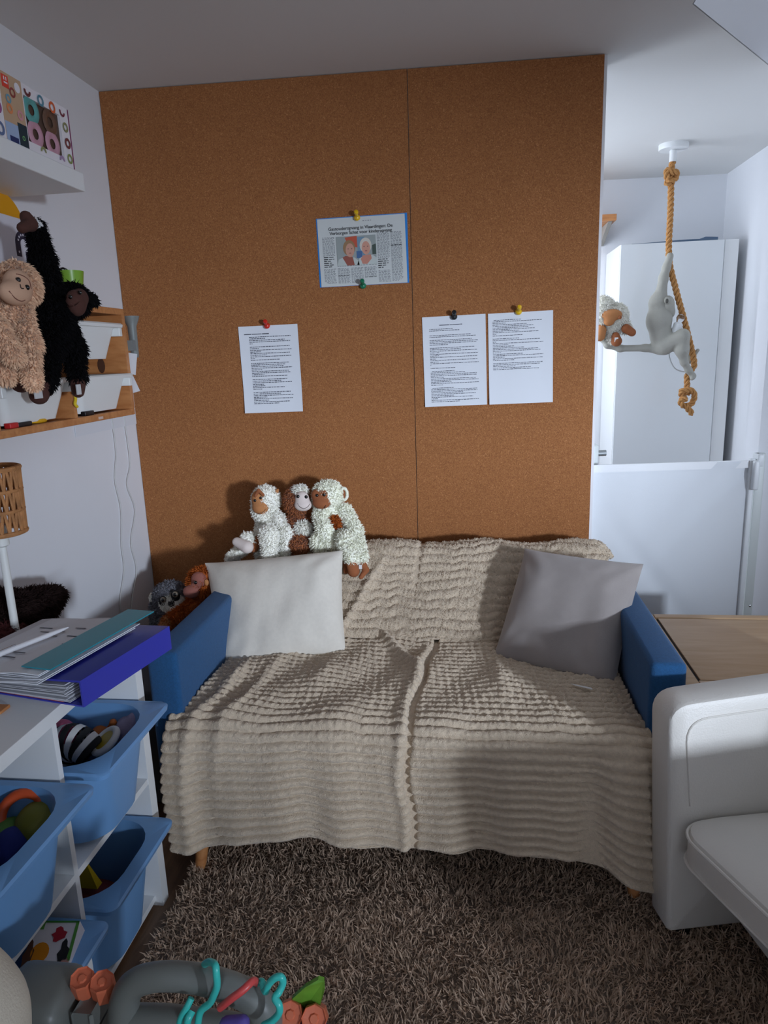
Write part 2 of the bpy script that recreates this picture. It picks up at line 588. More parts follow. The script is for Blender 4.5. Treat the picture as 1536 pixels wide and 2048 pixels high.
# ================================================================== SOFA
SX0, SX1 = 0.392, 1.706          # outer faces of the arms
sofa = thing('sofa', 'small two-seat sofa with blue fabric arms and wooden legs', 'sofa', (1.049, -0.48, 0))
for x0, x1 in ((SX0, SX0 + .083), (SX1 - .083, SX1)):
    MB().box((x0, -0.865, 0.17), (x1, -0.10, 0.62), 0.014).build('arm', BLUEF, sofa, True)
MB().box((SX0 + .085, -0.87, 0.17), (SX1 - .085, -0.16, 0.27), 0.012).build('seat_base', BLUEF, sofa, True)
MB().box((SX0 + .086, -0.88, 0.272), (SX1 - .086, -0.36, 0.43), 0.03).build('seat_cushion', BLUEF, sofa, True)
MB().prism([(-.36, .275), (-.40, .40), (-.175, .672), (-.15, .685), (-.11, .685), (-.09, .67), (-.09, .17), (-.155, .17), (-.155, .275)], 0, SX0 + .086, SX1 - .086).build('back', BLUEF, sofa)
def leg(x, y, dx, dy):
    MB().tube([(x + dx, y + dy, 0.0), (x, y, 0.172)], [0.014, 0.022], 14).build('leg', PINE, sofa, True)
leg(0.505, -0.845, -0.018, -0.04); leg(1.592, -0.845, 0.018, -0.04); leg(0.50, -0.16, -0.01, 0.03); leg(1.60, -0.16, 0.01, 0.03)

# ---- throws: ribbed plush sheets
def smooth_noise(u, v, fu, fv, seed):
    r = np.random.default_rng(seed)
    out = np.zeros_like(u)
    for _ in range(5):
        a, b, p, q = r.normal(size=4)
        out += np.sin(u * fu * (0.6 + abs(a)) * 6.28 + v * fv * b * 6.28 + p * 6) * (0.5 + 0.5 * abs(q)) / 3
    return out

def sheet(name, X, Y, Z, rib, thick, material, label, cat='blanket', fuzz=0, seed=3):
    """X,Y,Z grids (u across, v along); rib = normal offset grid"""
    P = np.stack([X, Y, Z], -1)
    du = np.gradient(P, axis=0); dv = np.gradient(P, axis=1)
    N = np.cross(du, dv); N /= np.linalg.norm(N, axis=-1)[..., None] + 1e-9
    if N[..., 2].mean() - N[..., 1].mean() < 0: N = -N
    top = P + N * rib[..., None]
    bot = P - N * thick
    nu, nv = X.shape
    V = np.concatenate([top.reshape(-1, 3), bot.reshape(-1, 3)])
    I = np.arange(nu * nv).reshape(nu, nv)
    q = np.stack([I[:-1, :-1], I[1:, :-1], I[1:, 1:], I[:-1, 1:]], -1).reshape(-1, 4)
    m = nu * nv
    rim = []
    for a in (I[:, 0], I[-1, :], I[::-1, -1], I[0, ::-1]):
        rim.append(np.stack([a[:-1], a[1:], a[1:] + m, a[:-1] + m], -1))
    F = np.concatenate([q[:, ::-1], q + m] + rim)
    T = np.concatenate([F[:, [0, 1, 2]], F[:, [0, 2, 3]]])
    if fuzz:
        r = np.random.default_rng(seed)
        Q = q
        a = top.reshape(-1, 3)
        P2, N2 = quad_points(a, Q, fuzz, r)
        s = np.sign((N2 * N.reshape(-1, 3)[Q[0, 0]]).sum(1)).mean()
        NN = N.reshape(-1, 3)
        FV, FF = tufts(P2, N2 * (1 if (N2[0] @ NN[Q[0, 0]]) > 0 else -1), 0.0035, 0.0022, r, 0.4, 0.8)
        T = np.concatenate([T, FF + len(V)]); V = np.concatenate([V, FV])
    o = mesh(name, V, T, material, None, True)
    return tag(o, label, cat)

def polyline_at(path, s):
    p = np.array(path, float)
    L = np.concatenate([[0], np.cumsum(np.linalg.norm(np.diff(p, axis=0), axis=1))])
    return np.stack([np.interp(s * L[-1], L, p[:, i]) for i in range(p.shape[1])], -1), L[-1]

# seat throw
nu, nv = 300, 430
u = np.linspace(0, 1, nu)[:, None] * np.ones((1, nv))
s = np.ones((nu, 1)) * np.linspace(0, 1, nv)[None]
path = spline([(-.385, .462), (-.50, .452), (-.65, .455), (-.80, .452), (-.865, .444), (-.897, .424), (-.915, .385), (-.925, .30), (-.932, .22), (-.94, .14)], 12)
pp, L = polyline_at(path, s.ravel())
Y = pp[:, 0].reshape(nu, nv).copy(); Z = pp[:, 1].reshape(nu, nv).copy()
front = np.clip((s - 0.52) / 0.48, 0, 1)                 # 0 on the seat, 1 at the hem
xl = np.interp(s, [0, .35, .5, .6, .8, 1], [.486, .484, .478, .442, .436, .452])
xr = np.interp(s, [0, .35, .5, .6, .8, 1], [1.612, 1.612, 1.615, 1.632, 1.640, 1.650])
X = xl + (xr - xl) * u
hem = np.interp(u, [0, .06, .12, .3, .42, .5, .65, .8, .88, .94, 1], [-.03, -.022, -.005, .028, .012, .012, .022, .012, -.005, -.036, -.078])
Z += hem * front ** 1.3
# folds: centre crease, diagonal crease, hanging waves, gathered left side
uc = 0.515 + 0.03 * np.clip(1 - s / .5, 0, 1) + 0.004 * np.sin(s * 23)
rib = 0.010 * np.exp(-((u - uc + .014) / .011) ** 2) * np.clip((s - .02) * 8, 0, 1) - 0.022 * np.exp(-((u - uc - .003) / .006) ** 2)
ud = 0.40 + 0.115 * np.clip(s / .26, 0, 1)
rib += 0.020 * np.exp(-((u - ud) / .014) ** 2) * np.clip((.34 - s) * 10, 0, 1)
rib += 0.006 * smooth_noise(u, s, 3, 1.5, 5) * np.clip(1 - front, .3, 1)
wav = np.sin(u * 6.28 * 5.3 + 1.2) * .5 + np.sin(u * 6.28 * 8.7 + .3) * .35
rib += front * 0.017 * wav
rib += 0.010 * np.exp(-((u - .70 - .05 * s) / .018) ** 2) * np.clip((s - .05) * 6, 0, 1) * np.clip((.6 - s) * 4, 0, 1) * .6 + 0.009 * np.exp(-((u - .30 + .06 * s) / .02) ** 2) * np.clip((.55 - s) * 4, 0, 1) * .6
rib += 0.016 * np.exp(-((u - .075 + .03 * s) / .016) ** 2) * np.clip((s - .15) * 4, 0, 1) + 0.010 * np.exp(-((u - .155 + .05 * s) / .014) ** 2) * np.clip((s - .1) * 4, 0, 1) * (1 - front)
rib += 0.02 * np.exp(-((u - .93) / .03) ** 2) * front - 0.015 * np.exp(-((u - .87) / .03) ** 2) * front
NR = 33
ph = s * NR + 0.30 * smooth_noise(u, s, 1.6, .8, 9) * (1 - front) + 0.16 * smooth_noise(u, s, 5, .8, 19) + 0.10 * smooth_noise(u, s, 14, 2, 29) * (1 - front)
puff = np.abs(np.sin(ph * math.pi)) ** 0.75
bead = 1 + (0.05 + 0.19 * (1 - front) ** 3) * smooth_noise(u, s * 6, 40, 5, 11) + (0.03 + 0.13 * (1 - front) ** 3) * smooth_noise(u, s * 6, 85, 5, 12)
rib += 0.0150 * puff * bead * np.clip(0.75 + 0.5 * front, 0, 1.1)
sheet('seat_throw', X, Y, Z, rib + .002, 0.001, THROW, 'beige ribbed plush throw draped over the seat and sofa front', fuzz=70000)

# back throw
nu, nv = 260, 200
u = np.linspace(0, 1, nu)[:, None] * np.ones((1, nv))
s = np.ones((nu, 1)) * np.linspace(0, 1, nv)[None]
path = spline([(-.078, .58), (-.078, .66), (-.10, .693), (-.13, .698), (-.165, .692), (-.20, .66), (-.30, .555), (-.40, .468)], 10)
pp, L = polyline_at(path, s.ravel())
Y = pp[:, 0].reshape(nu, nv).copy(); Z = pp[:, 1].reshape(nu, nv).copy()
xl = 0.485; xr = np.interp(s, [0, .3, .5, 1], [1.665, 1.668, 1.64, 1.612])
X = xl + (xr - xl) * u
endd = np.clip((u - .955) / .045, 0, 1)
Z -= 0.045 * endd ** 2 * (s < .45) * np.clip((.45 - s) * 8, 0, 1)
ph = s * 15 + 0.40 * smooth_noise(u, s, 2, 1, 21) + 0.18 * smooth_noise(u, s, 12, 2, 24)
rib = 0.0095 * np.abs(np.sin(ph * math.pi)) ** .8 * (1 + 0.24 * smooth_noise(u, s * 4, 30, 4, 22) + .2 * smooth_noise(u, s * 4, 70, 4, 27))
rib += 0.007 * smooth_noise(u, s, 3, 1.2, 23)
uf = 0.375 - 0.10 * np.clip((s - .45) / .55, 0, 1)
rib += 0.016 * np.exp(-((u - uf) / .012) ** 2) * np.clip((s - .4) * 6, 0, 1)
rib -= 0.016 * np.exp(-((u - .475) / .006) ** 2) * np.clip((.75 - s) * 4, 0, 1)
sheet('back_throw', X, Y, Z, rib + .002, 0.001, THROW, 'beige ribbed plush throw hung over the sofa backrest', fuzz=42000, seed=4)

# ---- cushions
def cushion(name, cor, thick, material, label, seed, n=70, pinch=0.035):
    """cor: TL, TR, BR, BL world points"""
    TL, TR, BR, BL = (np.array(c, float) for c in cor)
    g = np.linspace(-1, 1, n)
    U, Vv = np.meshgrid(g, g, indexing='ij')
    a = (U + 1) / 2; b = (Vv + 1) / 2
    pu = U * (1 - pinch * (1 - Vv ** 2) * np.abs(U) ** 2); pv = Vv * (1 - pinch * (1 - U ** 2) * np.abs(Vv) ** 2)
    a = (pu + 1) / 2; b = (pv + 1) / 2
    P = ((BL * (1 - a)[..., None] + BR * a[..., None]) * (1 - b)[..., None] + (TL * (1 - a)[..., None] + TR * a[..., None]) * b[..., None])
    nrm = np.cross(BR - BL, TL - BL); nrm /= np.linalg.norm(nrm)
    if nrm[1] > 0: nrm = -nrm
    t = thick * ((1 - np.abs(U) ** 3.2) * (1 - np.abs(Vv) ** 3.2)) ** 0.62
    wr = smooth_noise(U * .5, Vv * .5, 1.3, 1.5, seed) * 0.004 + smooth_noise(U * .5, Vv * .5, 2.5, 1.6, seed + 1) * 0.0022
    corner = np.clip(np.abs(U) + np.abs(Vv) - .9, 0, 1)
    wr = wr + 0.007 * corner * np.sin((U - Vv * np.sign(U * Vv)) * 13) * (1 - np.maximum(np.abs(U), np.abs(Vv)) ** 6)
    env = (1 - np.abs(U) ** 6) * (1 - np.abs(Vv) ** 6)
    F = P + nrm * (t + wr * env)[..., None]
    Bk = P - nrm * (t * 0.75)[..., None]
    I = np.arange(n * n).reshape(n, n)
    q = np.stack([I[:-1, :-1], I[1:, :-1], I[1:, 1:], I[:-1, 1:]], -1).reshape(-1, 4)
    V = np.concatenate([F.reshape(-1, 3), Bk.reshape(-1, 3)])
    o = mesh(name, V, np.concatenate([q, q[:, ::-1] + n * n]), material, None, True)
    return tag(o, label, 'cushion'), (TL, TR, BR, BL, nrm)
CUSHW = mat('cotton_offwhite', (222, 216, 204), 0.9, vary=0.03, vscale=90, bump=0.2, bscale=900, sheen=0.1, spec=0.2)
CUSHG = mat('velvet_grey', (158, 150, 146), 0.85, vary=0.10, vscale=9, bump=0.15, bscale=600, sheen=0.5, spec=0.2)
cushion('cushion', (at(410, 1126, 1, -.305), at(686, 1100, 1, -.285), at(692, 1306, 1, -.47), at(446, 1364, 1, -.565)), 0.066, CUSHW,
        'off-white cotton cushion leaning in front of the three plush monkeys', 31)
cR, cg = cushion('cushion', (at(1050, 1097, 1, -.27), at(1287, 1128, 1, -.40), at(1228, 1384, 1, -.645), at(984, 1320, 1, -.475)), 0.068, CUSHG,
        'grey velvet cushion leaning against the right sofa arm', 44)

TAGM = mat('care_tag', (226, 226, 224), .8)
q = at(1165, 1371, 2, .472)
MB().add([q + np.array(o) for o in ((-.03, .004, .002), (.02, -.012, .0), (.022, -.022, .0), (-.02, -.010, .004), (-.03, .004, .003), (.02, -.012, .001), (.022, -.022, .001), (-.02, -.010, .005))],
         [(0, 3, 2, 1), (4, 5, 6, 7), (0, 1, 5, 4), (1, 2, 6, 5), (2, 3, 7, 6), (3, 0, 4, 7)]).build('care_tag', TAGM, cR)

# ================================================================== RUG (pile is stuff)
RUGM = mat('rug_pile', (196, 170, 147), 0.95, vary=0.30, vscale=40, spec=0.1)
RUGB = mat('rug_base', (110, 95, 83), 0.95)
rg = tag(MB().box((0.47, -2.75, 0.0), (2.35, -0.12, 0.012)).build('rug', RUGB), 'shaggy grey-brown rug under the sofa and armchair', 'rug')
r = np.random.default_rng(5)
nb = 230000
yy = -2.7 + 2.55 * r.random(nb) ** 0.9
P = np.stack([0.475 + 1.86 * r.random(nb), yy, np.full(nb, 0.011)], -1)
keep = ~((P[:, 0] > 0.8) & (P[:, 1] < -1.95))
P = P[keep]
N = np.tile([0, 0, 1.0], (len(P), 1))
th = 3.0 * smooth_noise(P[:, 0] * .5, P[:, 1] * .5, 3, 3, 55)
N[:, 0] = 0.5 * np.cos(th); N[:, 1] = 0.5 * np.sin(th)
N /= np.linalg.norm(N, axis=1)[:, None]
FV, FF = tufts(P, N, 0.020, 0.0034, r, 0.35, 1.0)
FV[:, 2] = np.maximum(FV[:, 2], 0.004)
pl = mesh('pile', FV, FF, RUGM, rg, True)
pl['kind'] = 'stuff'
# ================================================================== LEFT WALL: shelf with toy box
tag(MB().box((0.0, -1.75, 1.756), (0.26, -0.638, 1.80), 0.003).build('wall_shelf', WHITE), 'thick white floating wall shelf below the ceiling', 'shelf')

def flat_ring(mb, c, e1, e2, r0, r1, seg=22, a0=0.0, a1=2 * math.pi, lift=0.0, nrm=None):
    """flat printed ring (arc) in the plane spanned by e1, e2"""
    c = np.array(c, float) + (np.array(nrm) * lift if nrm is not None else 0)
    P = []; F = []
    full = abs(a1 - a0 - 2 * math.pi) < 1e-6
    for k in range(seg + 1):
        a = a0 + (a1 - a0) * k / seg
        d = math.cos(a) * np.array(e1) + math.sin(a) * np.array(e2)
        P += [c + d * r0, c + d * r1]
    for k in range(seg):
        F.append((2 * k, 2 * k + 1, 2 * k + 3, 2 * k + 2))
    return mb.add(P, F)

def flat_poly(mb, c, e1, e2, pts):
    c = np.array(c, float); e1 = np.array(e1, float); e2 = np.array(e2, float)
    return mb.add([c + e1 * p[0] + e2 * p[1] for p in pts], [tuple(range(len(pts)))])

def disc(mb, c, e1, e2, rx, ry=None, seg=20):
    ry = ry or rx
    return flat_poly(mb, c, e1, e2, [(rx * math.cos(2 * math.pi * k / seg), ry * math.sin(2 * math.pi * k / seg)) for k in range(seg)])

# donut toy box: front face x = BX, runs along -y
BX, BY0, BY1, BZ0, BZ1 = 0.248, -1.02, -0.658, 1.801, 1.938
tb = thing('toy_box', 'white donut toy box with window and colourful printed rings on the shelf', 'toy box', (0.2, -0.84, BZ0))
BOXW = mat('box_card', (232, 228, 232), 0.5)
wy0, wy1, wz0, wz1 = -0.835, -0.695, 1.822, 1.915   # window
b = MB()
b.box((0.16, BY0, BZ0), (0.240, BY1, BZ1))
for lo, hi in (((0.240, BY0, BZ0), (BX, wy0, BZ1)), ((0.240, wy1, BZ0), (BX, BY1, BZ1)), ((0.240, wy0, BZ0), (BX, wy1, wz0)), ((0.240, wy0, wz1), (BX, wy1, BZ1))):
    b.box(lo, hi)
b.build('carton', BOXW, tb)
MB().box((0.2401, wy0, wz0), (0.2415, wy1, wz1)).build('window_tray', mat('brown_card', (84, 62, 50), 0.7), tb)
E1, E2 = (0, 1, 0), (0, 0, 1)
for (y, z, col) in ((-.805, 1.893, (92, 160, 156)), (-.735, 1.888, (104, 76, 60)), (-.800, 1.845, (196, 148, 164)), (-.735, 1.842, (196, 170, 186))):
    d = MB()
    ring = [(0.2405 + 0.0038 * math.sin(t), 0) for t in (0,)]
    P = []; F = []
    for i in range(20):
        a = 2 * math.pi * i / 20
        for j in range(8):
            t = 2 * math.pi * j / 8
            rr = 0.020 + 0.009 * math.cos(t)
            P.append((0.2445 + 0.003 * math.sin(t), y + rr * math.cos(a), z + rr * math.sin(a)))
    for i in range(20):
        for j in range(8):
            F.append((i * 8 + j, ((i + 1) % 20) * 8 + j, ((i + 1) % 20) * 8 + (j + 1) % 8, i * 8 + (j + 1) % 8))
    d.add(P, F).build('toy_donut', mat('donut_%d' % col[0], col, 0.45), tb, True)
MB().box((BX + .0002, -0.915, BZ0 + .001), (BX + .0012, -0.840, BZ1)).build('kraft_label', mat('kraft', (196, 164, 132), 0.7), tb)
MB().box((BX + .0013, -0.915, BZ0 + .001), (BX + .0018, -0.872, BZ0 + .04)).build('pale_blue_label', mat('palebl', (160, 180, 210), 0.6), tb)
MB().box((BX + .0013, -0.872, BZ0 + .001), (BX + .0018, -0.840, BZ0 + .048)).build('dark_green_label', mat('dkgreen', (30, 52, 62), 0.6), tb)
MB().box((BX + .0019, -0.905, BZ0 + .003), (BX + .0022, -0.876, BZ0 + .014)).build('badge', mat('navy', (36, 50, 100), 0.6), tb)
MB().box((BX + .0014, -0.908, BZ1 - .030), (BX + .0022, -0.886, BZ1 - .006)).build('red_logo_square', mat('logo_red', (224, 70, 52), 0.5), tb)
lm = MB()
for (y, z, w, h) in ((-.902, BZ1 - .022, .012, .003), (-.902, BZ1 - .016, .003, .007), (-.895, BZ1 - .016, .003, .007)):
    lm.box((BX + .0023, y, z), (BX + .0025, y + w, z + h))
lm.build('logo_print', BOXW, tb)
f1 = MB()
disc(f1, (BX + .002, -0.857, BZ1 - .018), E1, E2, .010); f1.build('white_seal', BOXW, tb)
leafm = MB(); flat_ring(leafm, (BX + .002, -0.856, BZ0 + .02), E1, E2, .003, .005); leafm.build('leaf_logo', mat('leafg', (120, 180, 110), 0.5), tb)
XF = BX + .0022
rings = [((-.876, 1.905), .0055, .010, (150, 70, 66)), ((-.893, 1.888), .005, .009, (110, 160, 180)), ((-.893, 1.869), .005, .010, (226, 140, 90)), ((-.858, 1.866), .005, .010, (214, 150, 160)),
         ((-.820, 1.927), .006, .012, (110, 52, 56), 3.0, 6.3), ((-.772, 1.922), .007, .012, (84, 140, 160)), ((-.727, 1.922), .007, .0125, (216, 100, 54)), ((-.686, 1.925), .006, .011, (124, 56, 70), 2.8, 6.2),
         ((-.679, 1.893), .006, .011, (140, 140, 100)), ((-.677, 1.858), .006, .012, (120, 60, 62)), ((-.675, 1.824), .006, .011, (136, 150, 90)), ((-.710, 1.812), .005, .011, (166, 140, 176), 0, 3.2),
         ((-.785, 1.812), .006, .011, (146, 150, 100), 0, 3.2), ((-.935, 1.905), .008, .014, (92, 116, 160)), ((-.935, 1.862), .008, .014, (156, 86, 140)), ((-.935, 1.820), .008, .014, (96, 116, 156)), ((-.975, 1.885), .008, .014, (200, 120, 90)), ((-.985, 1.835), .008, .014, (90, 140, 120))]
for rr in rings:
    m_ = MB(); a0, a1 = (rr[4], rr[5]) if len(rr) > 4 else (0, 2 * math.pi)
    flat_ring(m_, (XF, rr[0][0], rr[0][1]), E1, E2, rr[1], rr[2], 20, a0, a1)
    m_.build('printed_ring', mat('ring_%d_%d_%d' % rr[3], rr[3], 0.5), tb)
MB().box((0.17, BY1, BZ0), (BX, BY1 + .0015, BZ1)).build('pink_end', mat('pinkend', (206, 166, 196), 0.5), tb)
MB().box((BX - .001, BY1 - .002, BZ0), (BX + .0006, BY1 + .002, BZ1)).build('purple_edge', mat('purpedge', (120, 40, 90), 0.5), tb)
# second box further along the shelf
tb2 = thing('toy_box', 'beige cardboard box behind the donut toy box on the shelf', 'toy box', (0.1, -0.95, 1.80))
MB().box((0.02, -1.20, 1.801), (0.155, -0.905, 1.955), 0.002).build('carton', mat('beige_card', (196, 168, 146), 0.7), tb2)
MB().box((0.1552, -1.18, 1.83), (0.1558, -0.93, 1.90)).build('front_label', mat('lab_rose', (200, 150, 140), 0.6), tb2)

# ================================================================== PINE WALL UNIT with white tubs
UY, UX, UZ0, UZ1 = -0.41, 0.21, 1.184, 1.489
unit = thing('wall_storage_unit', 'pine wall storage unit holding white plastic tubs', 'storage unit', (0.1, -0.87, UZ0))
T = 0.018
MB().box((0, UY - .93, UZ1 - T), (UX, UY, UZ1), .002).build('top_board', PINE, unit)
MB().box((0, UY - .93, UZ0), (UX, UY, UZ0 + T), .002).build('bottom_board', PINE, unit)
for y in (UY - T, UY - .93):
    MB().box((0, y, UZ0 + T), (UX, y + T, UZ1 - T)).build('side_board', PINE, unit)
for y in (UY - .318, UY - .622):
    MB().box((0, y, UZ0 + T), (UX - .004, y + .014, UZ1 - T)).build('divider', PINE, unit)
MB().box((0, UY - .93 + T, UZ0 + T), (.004, UY - T, UZ1 - T)).build('back_board', mat('hardboard', (168, 122, 80), 0.7), unit)
MB().box((UX - .0005, UY - .212, UZ0 + .004), (UX + .0006, UY - .188, UZ0 + .011)).build('sticker', mat('sticker', (214, 190, 180), 0.5), unit)
kn = MB()
for (x, z, rx, rz) in ((.13, 1.33, .012, .022), (.16, 1.415, .006, .006), (.14, 1.40, .005, .006)):
    disc(kn, (x, UY - T - .0006, z), (1, 0, 0), (0, 0, 1), rx, rz, 14)
kn.build('knot', mat('knot', (84, 52, 36), 0.6), unit, fix=False)['kind'] = 'stuff'
WTUB = mat('white_plastic', (232, 234, 232), 0.35)
def rrect(cx, cy, hx, hy, r, n=7):
    """rounded rectangle loop (x, y) anticlockwise"""
    out = []
    for sx, sy, a in ((1, -1, -math.pi / 2), (1, 1, 0), (-1, 1, math.pi / 2), (-1, -1, math.pi)):
        for k in range(n):
            t = a + math.pi / 2 * k / (n - 1)
            out.append((cx + sx * (hx - r) + r * math.cos(t), cy + sy * (hy - r) + r * math.sin(t)))
    return out
def loft(loops, close_first=True, close_last=True):
    mb = MB(); n = len(loops[0]); P = [p for l in loops for p in l]; F = []
    for i in range(len(loops) - 1):
        for k in range(n):
            k2 = (k + 1) % n
            F.append((i * n + k, i * n + k2, (i + 1) * n + k2, (i + 1) * n + k))
    if close_first: F.append(tuple(range(n - 1, -1, -1)))
    if close_last: F.append(tuple((len(loops) - 1) * n + k for k in range(n)))
    return mb.add(P, F)
def tub_loops(cx, cy, hx, hy, z0, z1, rim, rimdrop, taper, r_out, r_in, wall=0.004, shift=0.0):
    L3 = lambda l, z: [(p[0], p[1], z) for p in l]
    bx, by = hx - rim - taper, hy - rim - taper
    return [L3(rrect(cx + shift, cy, bx, by, r_in * .8), z0), L3(rrect(cx, cy, hx - rim - .002, hy - rim * .5, r_in * .8), z1 - rimdrop),
            L3(rrect(cx, cy, hx - .002, hy, r_out), z1 - rimdrop), L3(rrect(cx, cy, hx, hy, r_out), z1 - .004), L3(rrect(cx, cy, hx - .004, hy - .004, r_out), z1),
            L3(rrect(cx, cy, hx - rim, hy - rim * .6, r_in), z1), L3(rrect(cx, cy, hx - rim - .004, hy - rim * .6 - .004, r_in), z1 - .012),
            L3(rrect(cx + shift, cy, bx - wall, by - wall, r_in * .8), z0 + wall)]
def small_tub(cy, z, dx, label):
    t = thing('storage_tub', label, 'tub', (0.11 + dx, cy, z), 'white tubs in the pine wall unit')
    l = tub_loops(0.112 + dx, cy, 0.108, 0.142, z, z + .098, .018, .012, .020, .010, .03)
    loft(l).build('tub', WTUB, t, True)
    for s in (-1, 1):
        MB().box((0.17 + dx, cy + s * .134 - .008, z + .062), (0.212 + dx, cy + s * .134 + .008, z + .086), .002).build('runner', WTUB, t)
    return t
small_tub(UY - .166, UZ0 + .165, -.002, 'white tub in the upper row at the wall unit end nearest the cork')
small_tub(UY - .166, UZ0 + .024, .012, 'white tub in the lower row at the wall unit end nearest the cork')
small_tub(UY - .470, UZ0 + .024, .012, 'lower white tub behind the hanging plush monkeys')
small_tub(UY - .470, UZ0 + .165, -.002, 'upper white tub hidden behind the hanging plush monkeys')
# small loose things on the bottom board
for i, (u, v, col, nm, lab, sz) in enumerate(((22, 845, (196, 40, 44), 'toy_block', 'small red block in front of the lower tub of the wall unit', (.016, .03, .012)),
                                   (85, 836, (222, 170, 30), 'toy_ring', 'flat yellow ring lying in front of the lower tub', None),
                                   (45, 842, (24, 24, 28), 'black_toy', 'dark flat toy beside the red block on the pine unit', (.014, .05, .010)),
                                   (175, 826, (20, 20, 24), 'black_clip', 'black flat clip under the lower tub near the cork', (.014, .045, .012)))):
    p = at(u, v, 0, UX - .014)
    z = UZ0 + T
    if sz:
        o = MB().box((p[0] - sz[0] / 2, p[1] - sz[1] / 2, z), (p[0] + sz[0] / 2, p[1] + sz[1] / 2, z + sz[2]), .002).build(nm, mat('smalltoy_%d' % i, col, 0.4), None, True)
    else:
        P = []; F = []
        for a in range(20):
            for j in range(8):
                t = 2 * math.pi * j / 8; rr = .020 + .005 * math.cos(t); aa = 2 * math.pi * a / 20
                P.append((p[0] - .012 + .5 * rr * math.cos(aa), p[1] + 1.3 * rr * math.sin(aa), z + .006 + .005 * math.sin(t)))
        for a in range(20):
            for j in range(8):
                F.append((a * 8 + j, ((a + 1) % 20) * 8 + j, ((a + 1) % 20) * 8 + (j + 1) % 8, a * 8 + (j + 1) % 8))
        o = MB().add(P, F).build(nm, mat('smalltoy_%d' % i, col, 0.4), None, True)
    tag(o, lab, 'toy')
# yellow toy hanging at the divider
p = at(150, 800, 0, UX + .004)
o = MB().tube(spline([p + np.array((0, -.004, .02)), p + np.array((0, .004, .006)), p + np.array((0, -.002, -.010)), p + np.array((0, .006, -.018))], 5), [.004] * 16, 8).build('yellow_toy', mat('yel', (220, 190, 40), .4), None, True)
tag(o, 'small yellow plastic toy hanging at the pine divider', 'toy')

# on top of the unit: name board, yellow disc, bowl, cone, clear box
nb_ = thing('letter_board', 'white board with dotted dark letters standing on the pine unit', 'letter board', (0.09, -0.83, UZ1))
MB().box((0.075, -1.02, UZ1), (0.093, at(92, 560, 0, .093)[1], at(12, 429, 0, .093)[2]), .002).build('board', mat('board_white', (214, 212, 220), .6), nb_)
DOT = mat('letter_dark', (40, 38, 62), .6)
def letter(cy, cz, s, kind):
    l = MB(); x = 0.0935
    if kind == 'n':
        flat_ring(l, (x, cy, cz), E1, E2, .25 * s, .62 * s, 14, 0, math.pi)
        flat_poly(l, (x, cy, cz), E1, E2, [(-.62 * s, -.55 * s), (-.25 * s, -.55 * s), (-.25 * s, 0), (-.62 * s, 0)])
        flat_poly(l, (x, cy, cz), E1, E2, [(.25 * s, -.55 * s), (.62 * s, -.55 * s), (.62 * s, 0), (.25 * s, 0)])
    else:
        flat_poly(l, (x, cy, cz), E1, E2, [(-.55 * s, -.5 * s), (.55 * s, -.5 * s), (.55 * s, -.1 * s), (-.1 * s, -.1 * s), (-.1 * s, .6 * s), (-.55 * s, .6 * s)])
    lo = l.build('letter', DOT, nb_, fix=False)
    d = MB()
    for k in range(9):
        a = k * .39
        if kind == 'n': q = (cy + .43 * s * math.cos(a), cz + .43 * s * math.sin(a)) if k < 8 else (cy - .43 * s, cz - .35 * s)
        else: q = (cy - .33 * s + (k % 3) * .3 * s * (k < 6), cz - .3 * s + (k // 3) * .25 * s * (k > 2 or 0))
        disc(d, (x + .0006, q[0], q[1]), E1, E2, .035 * s + .001, None, 8)
    d.build('letter_dots', mat('board_white', (214, 212, 220), .6), lo, fix=False)['kind'] = 'stuff'
p = at(48, 490, 0, .0935); letter(p[1], p[2], .055, 'n')
p = at(66, 528, 0, .0935); letter(p[1], p[2], .045, 'l')
p = at(88, 566, 0, .0935); letter(p[1], p[2], .036, 'n')
p = at(0, 452, 0, .05)
tag(MB().lathe([(0.0, 0), (.088, 0), (.090, .003), (.088, .006), (0, .006)], (0.055, p[1], p[2] - .005), (1, 0, 0), 40).build('yellow_disc', mat('amber', (226, 160, 24), .45), None, True),
    'round yellow disc peeking over the letter board', 'disc')
tag(MB().box((0.04, -1.22, UZ1), (0.055, -1.035, UZ1 + .22), .002).build('picture_board', mat('peach', (204, 176, 156), .7)), 'peach coloured board left of the letter board', 'board')
gp = at(142, 566, 0, .10)
gb = thing('green_cup', 'translucent lime green cup on the pine unit behind the black plush', 'cup', (gp[0], gp[1], UZ1))
MB().lathe([(.022, 0), (.031, .06), (.037, .102), (.035, .102), (.029, .06), (.020, .004)], (gp[0], gp[1], UZ1), (0, 0, 1), 26).build('bowl', mat('lime', (130, 176, 60), .3), gb, True)
MB().tube([(gp[0], gp[1] + .012, UZ1 + .06), (gp[0] + .005, gp[1] + .042, UZ1 + .105)], .0018, 8).build('stick', WHITE, gb)
p = at(112, 528, 0, .07)
tag(MB().lathe([(.034, 0), (.004, .11), (0, .112)], (.06, p[1] - .008, UZ1), (0, 0, 1), 20).build('red_cone', mat('red_toy', (204, 36, 40), .4), None, True), 'red cone standing behind the green cup', 'cone')
tag(MB().tube(spline([at(118, 540, 0, .075), at(128, 537, 0, .08), at(140, 552, 0, .09), (0.09, gp[1] + .03, UZ1 + .004)], 6), .003, 8).build('black_cable', BLACK, None, True), 'short black cable by the green cup', 'cable')
p = at(75, 600, 0, .15)
tag(loft([[(q[0], q[1], UZ1 + z) for q in rrect(.13, p[1], .05 - i, .07 - i, .01)] for z, i in ((0, 0), (.06, -.004), (.06, 0), (.004, .003))]).build('clear_tray', mat('clear_plastic', (200, 208, 216), .2, trans=.6), None, True),
    'low clear plastic tray on the pine unit behind the plush', 'tray')
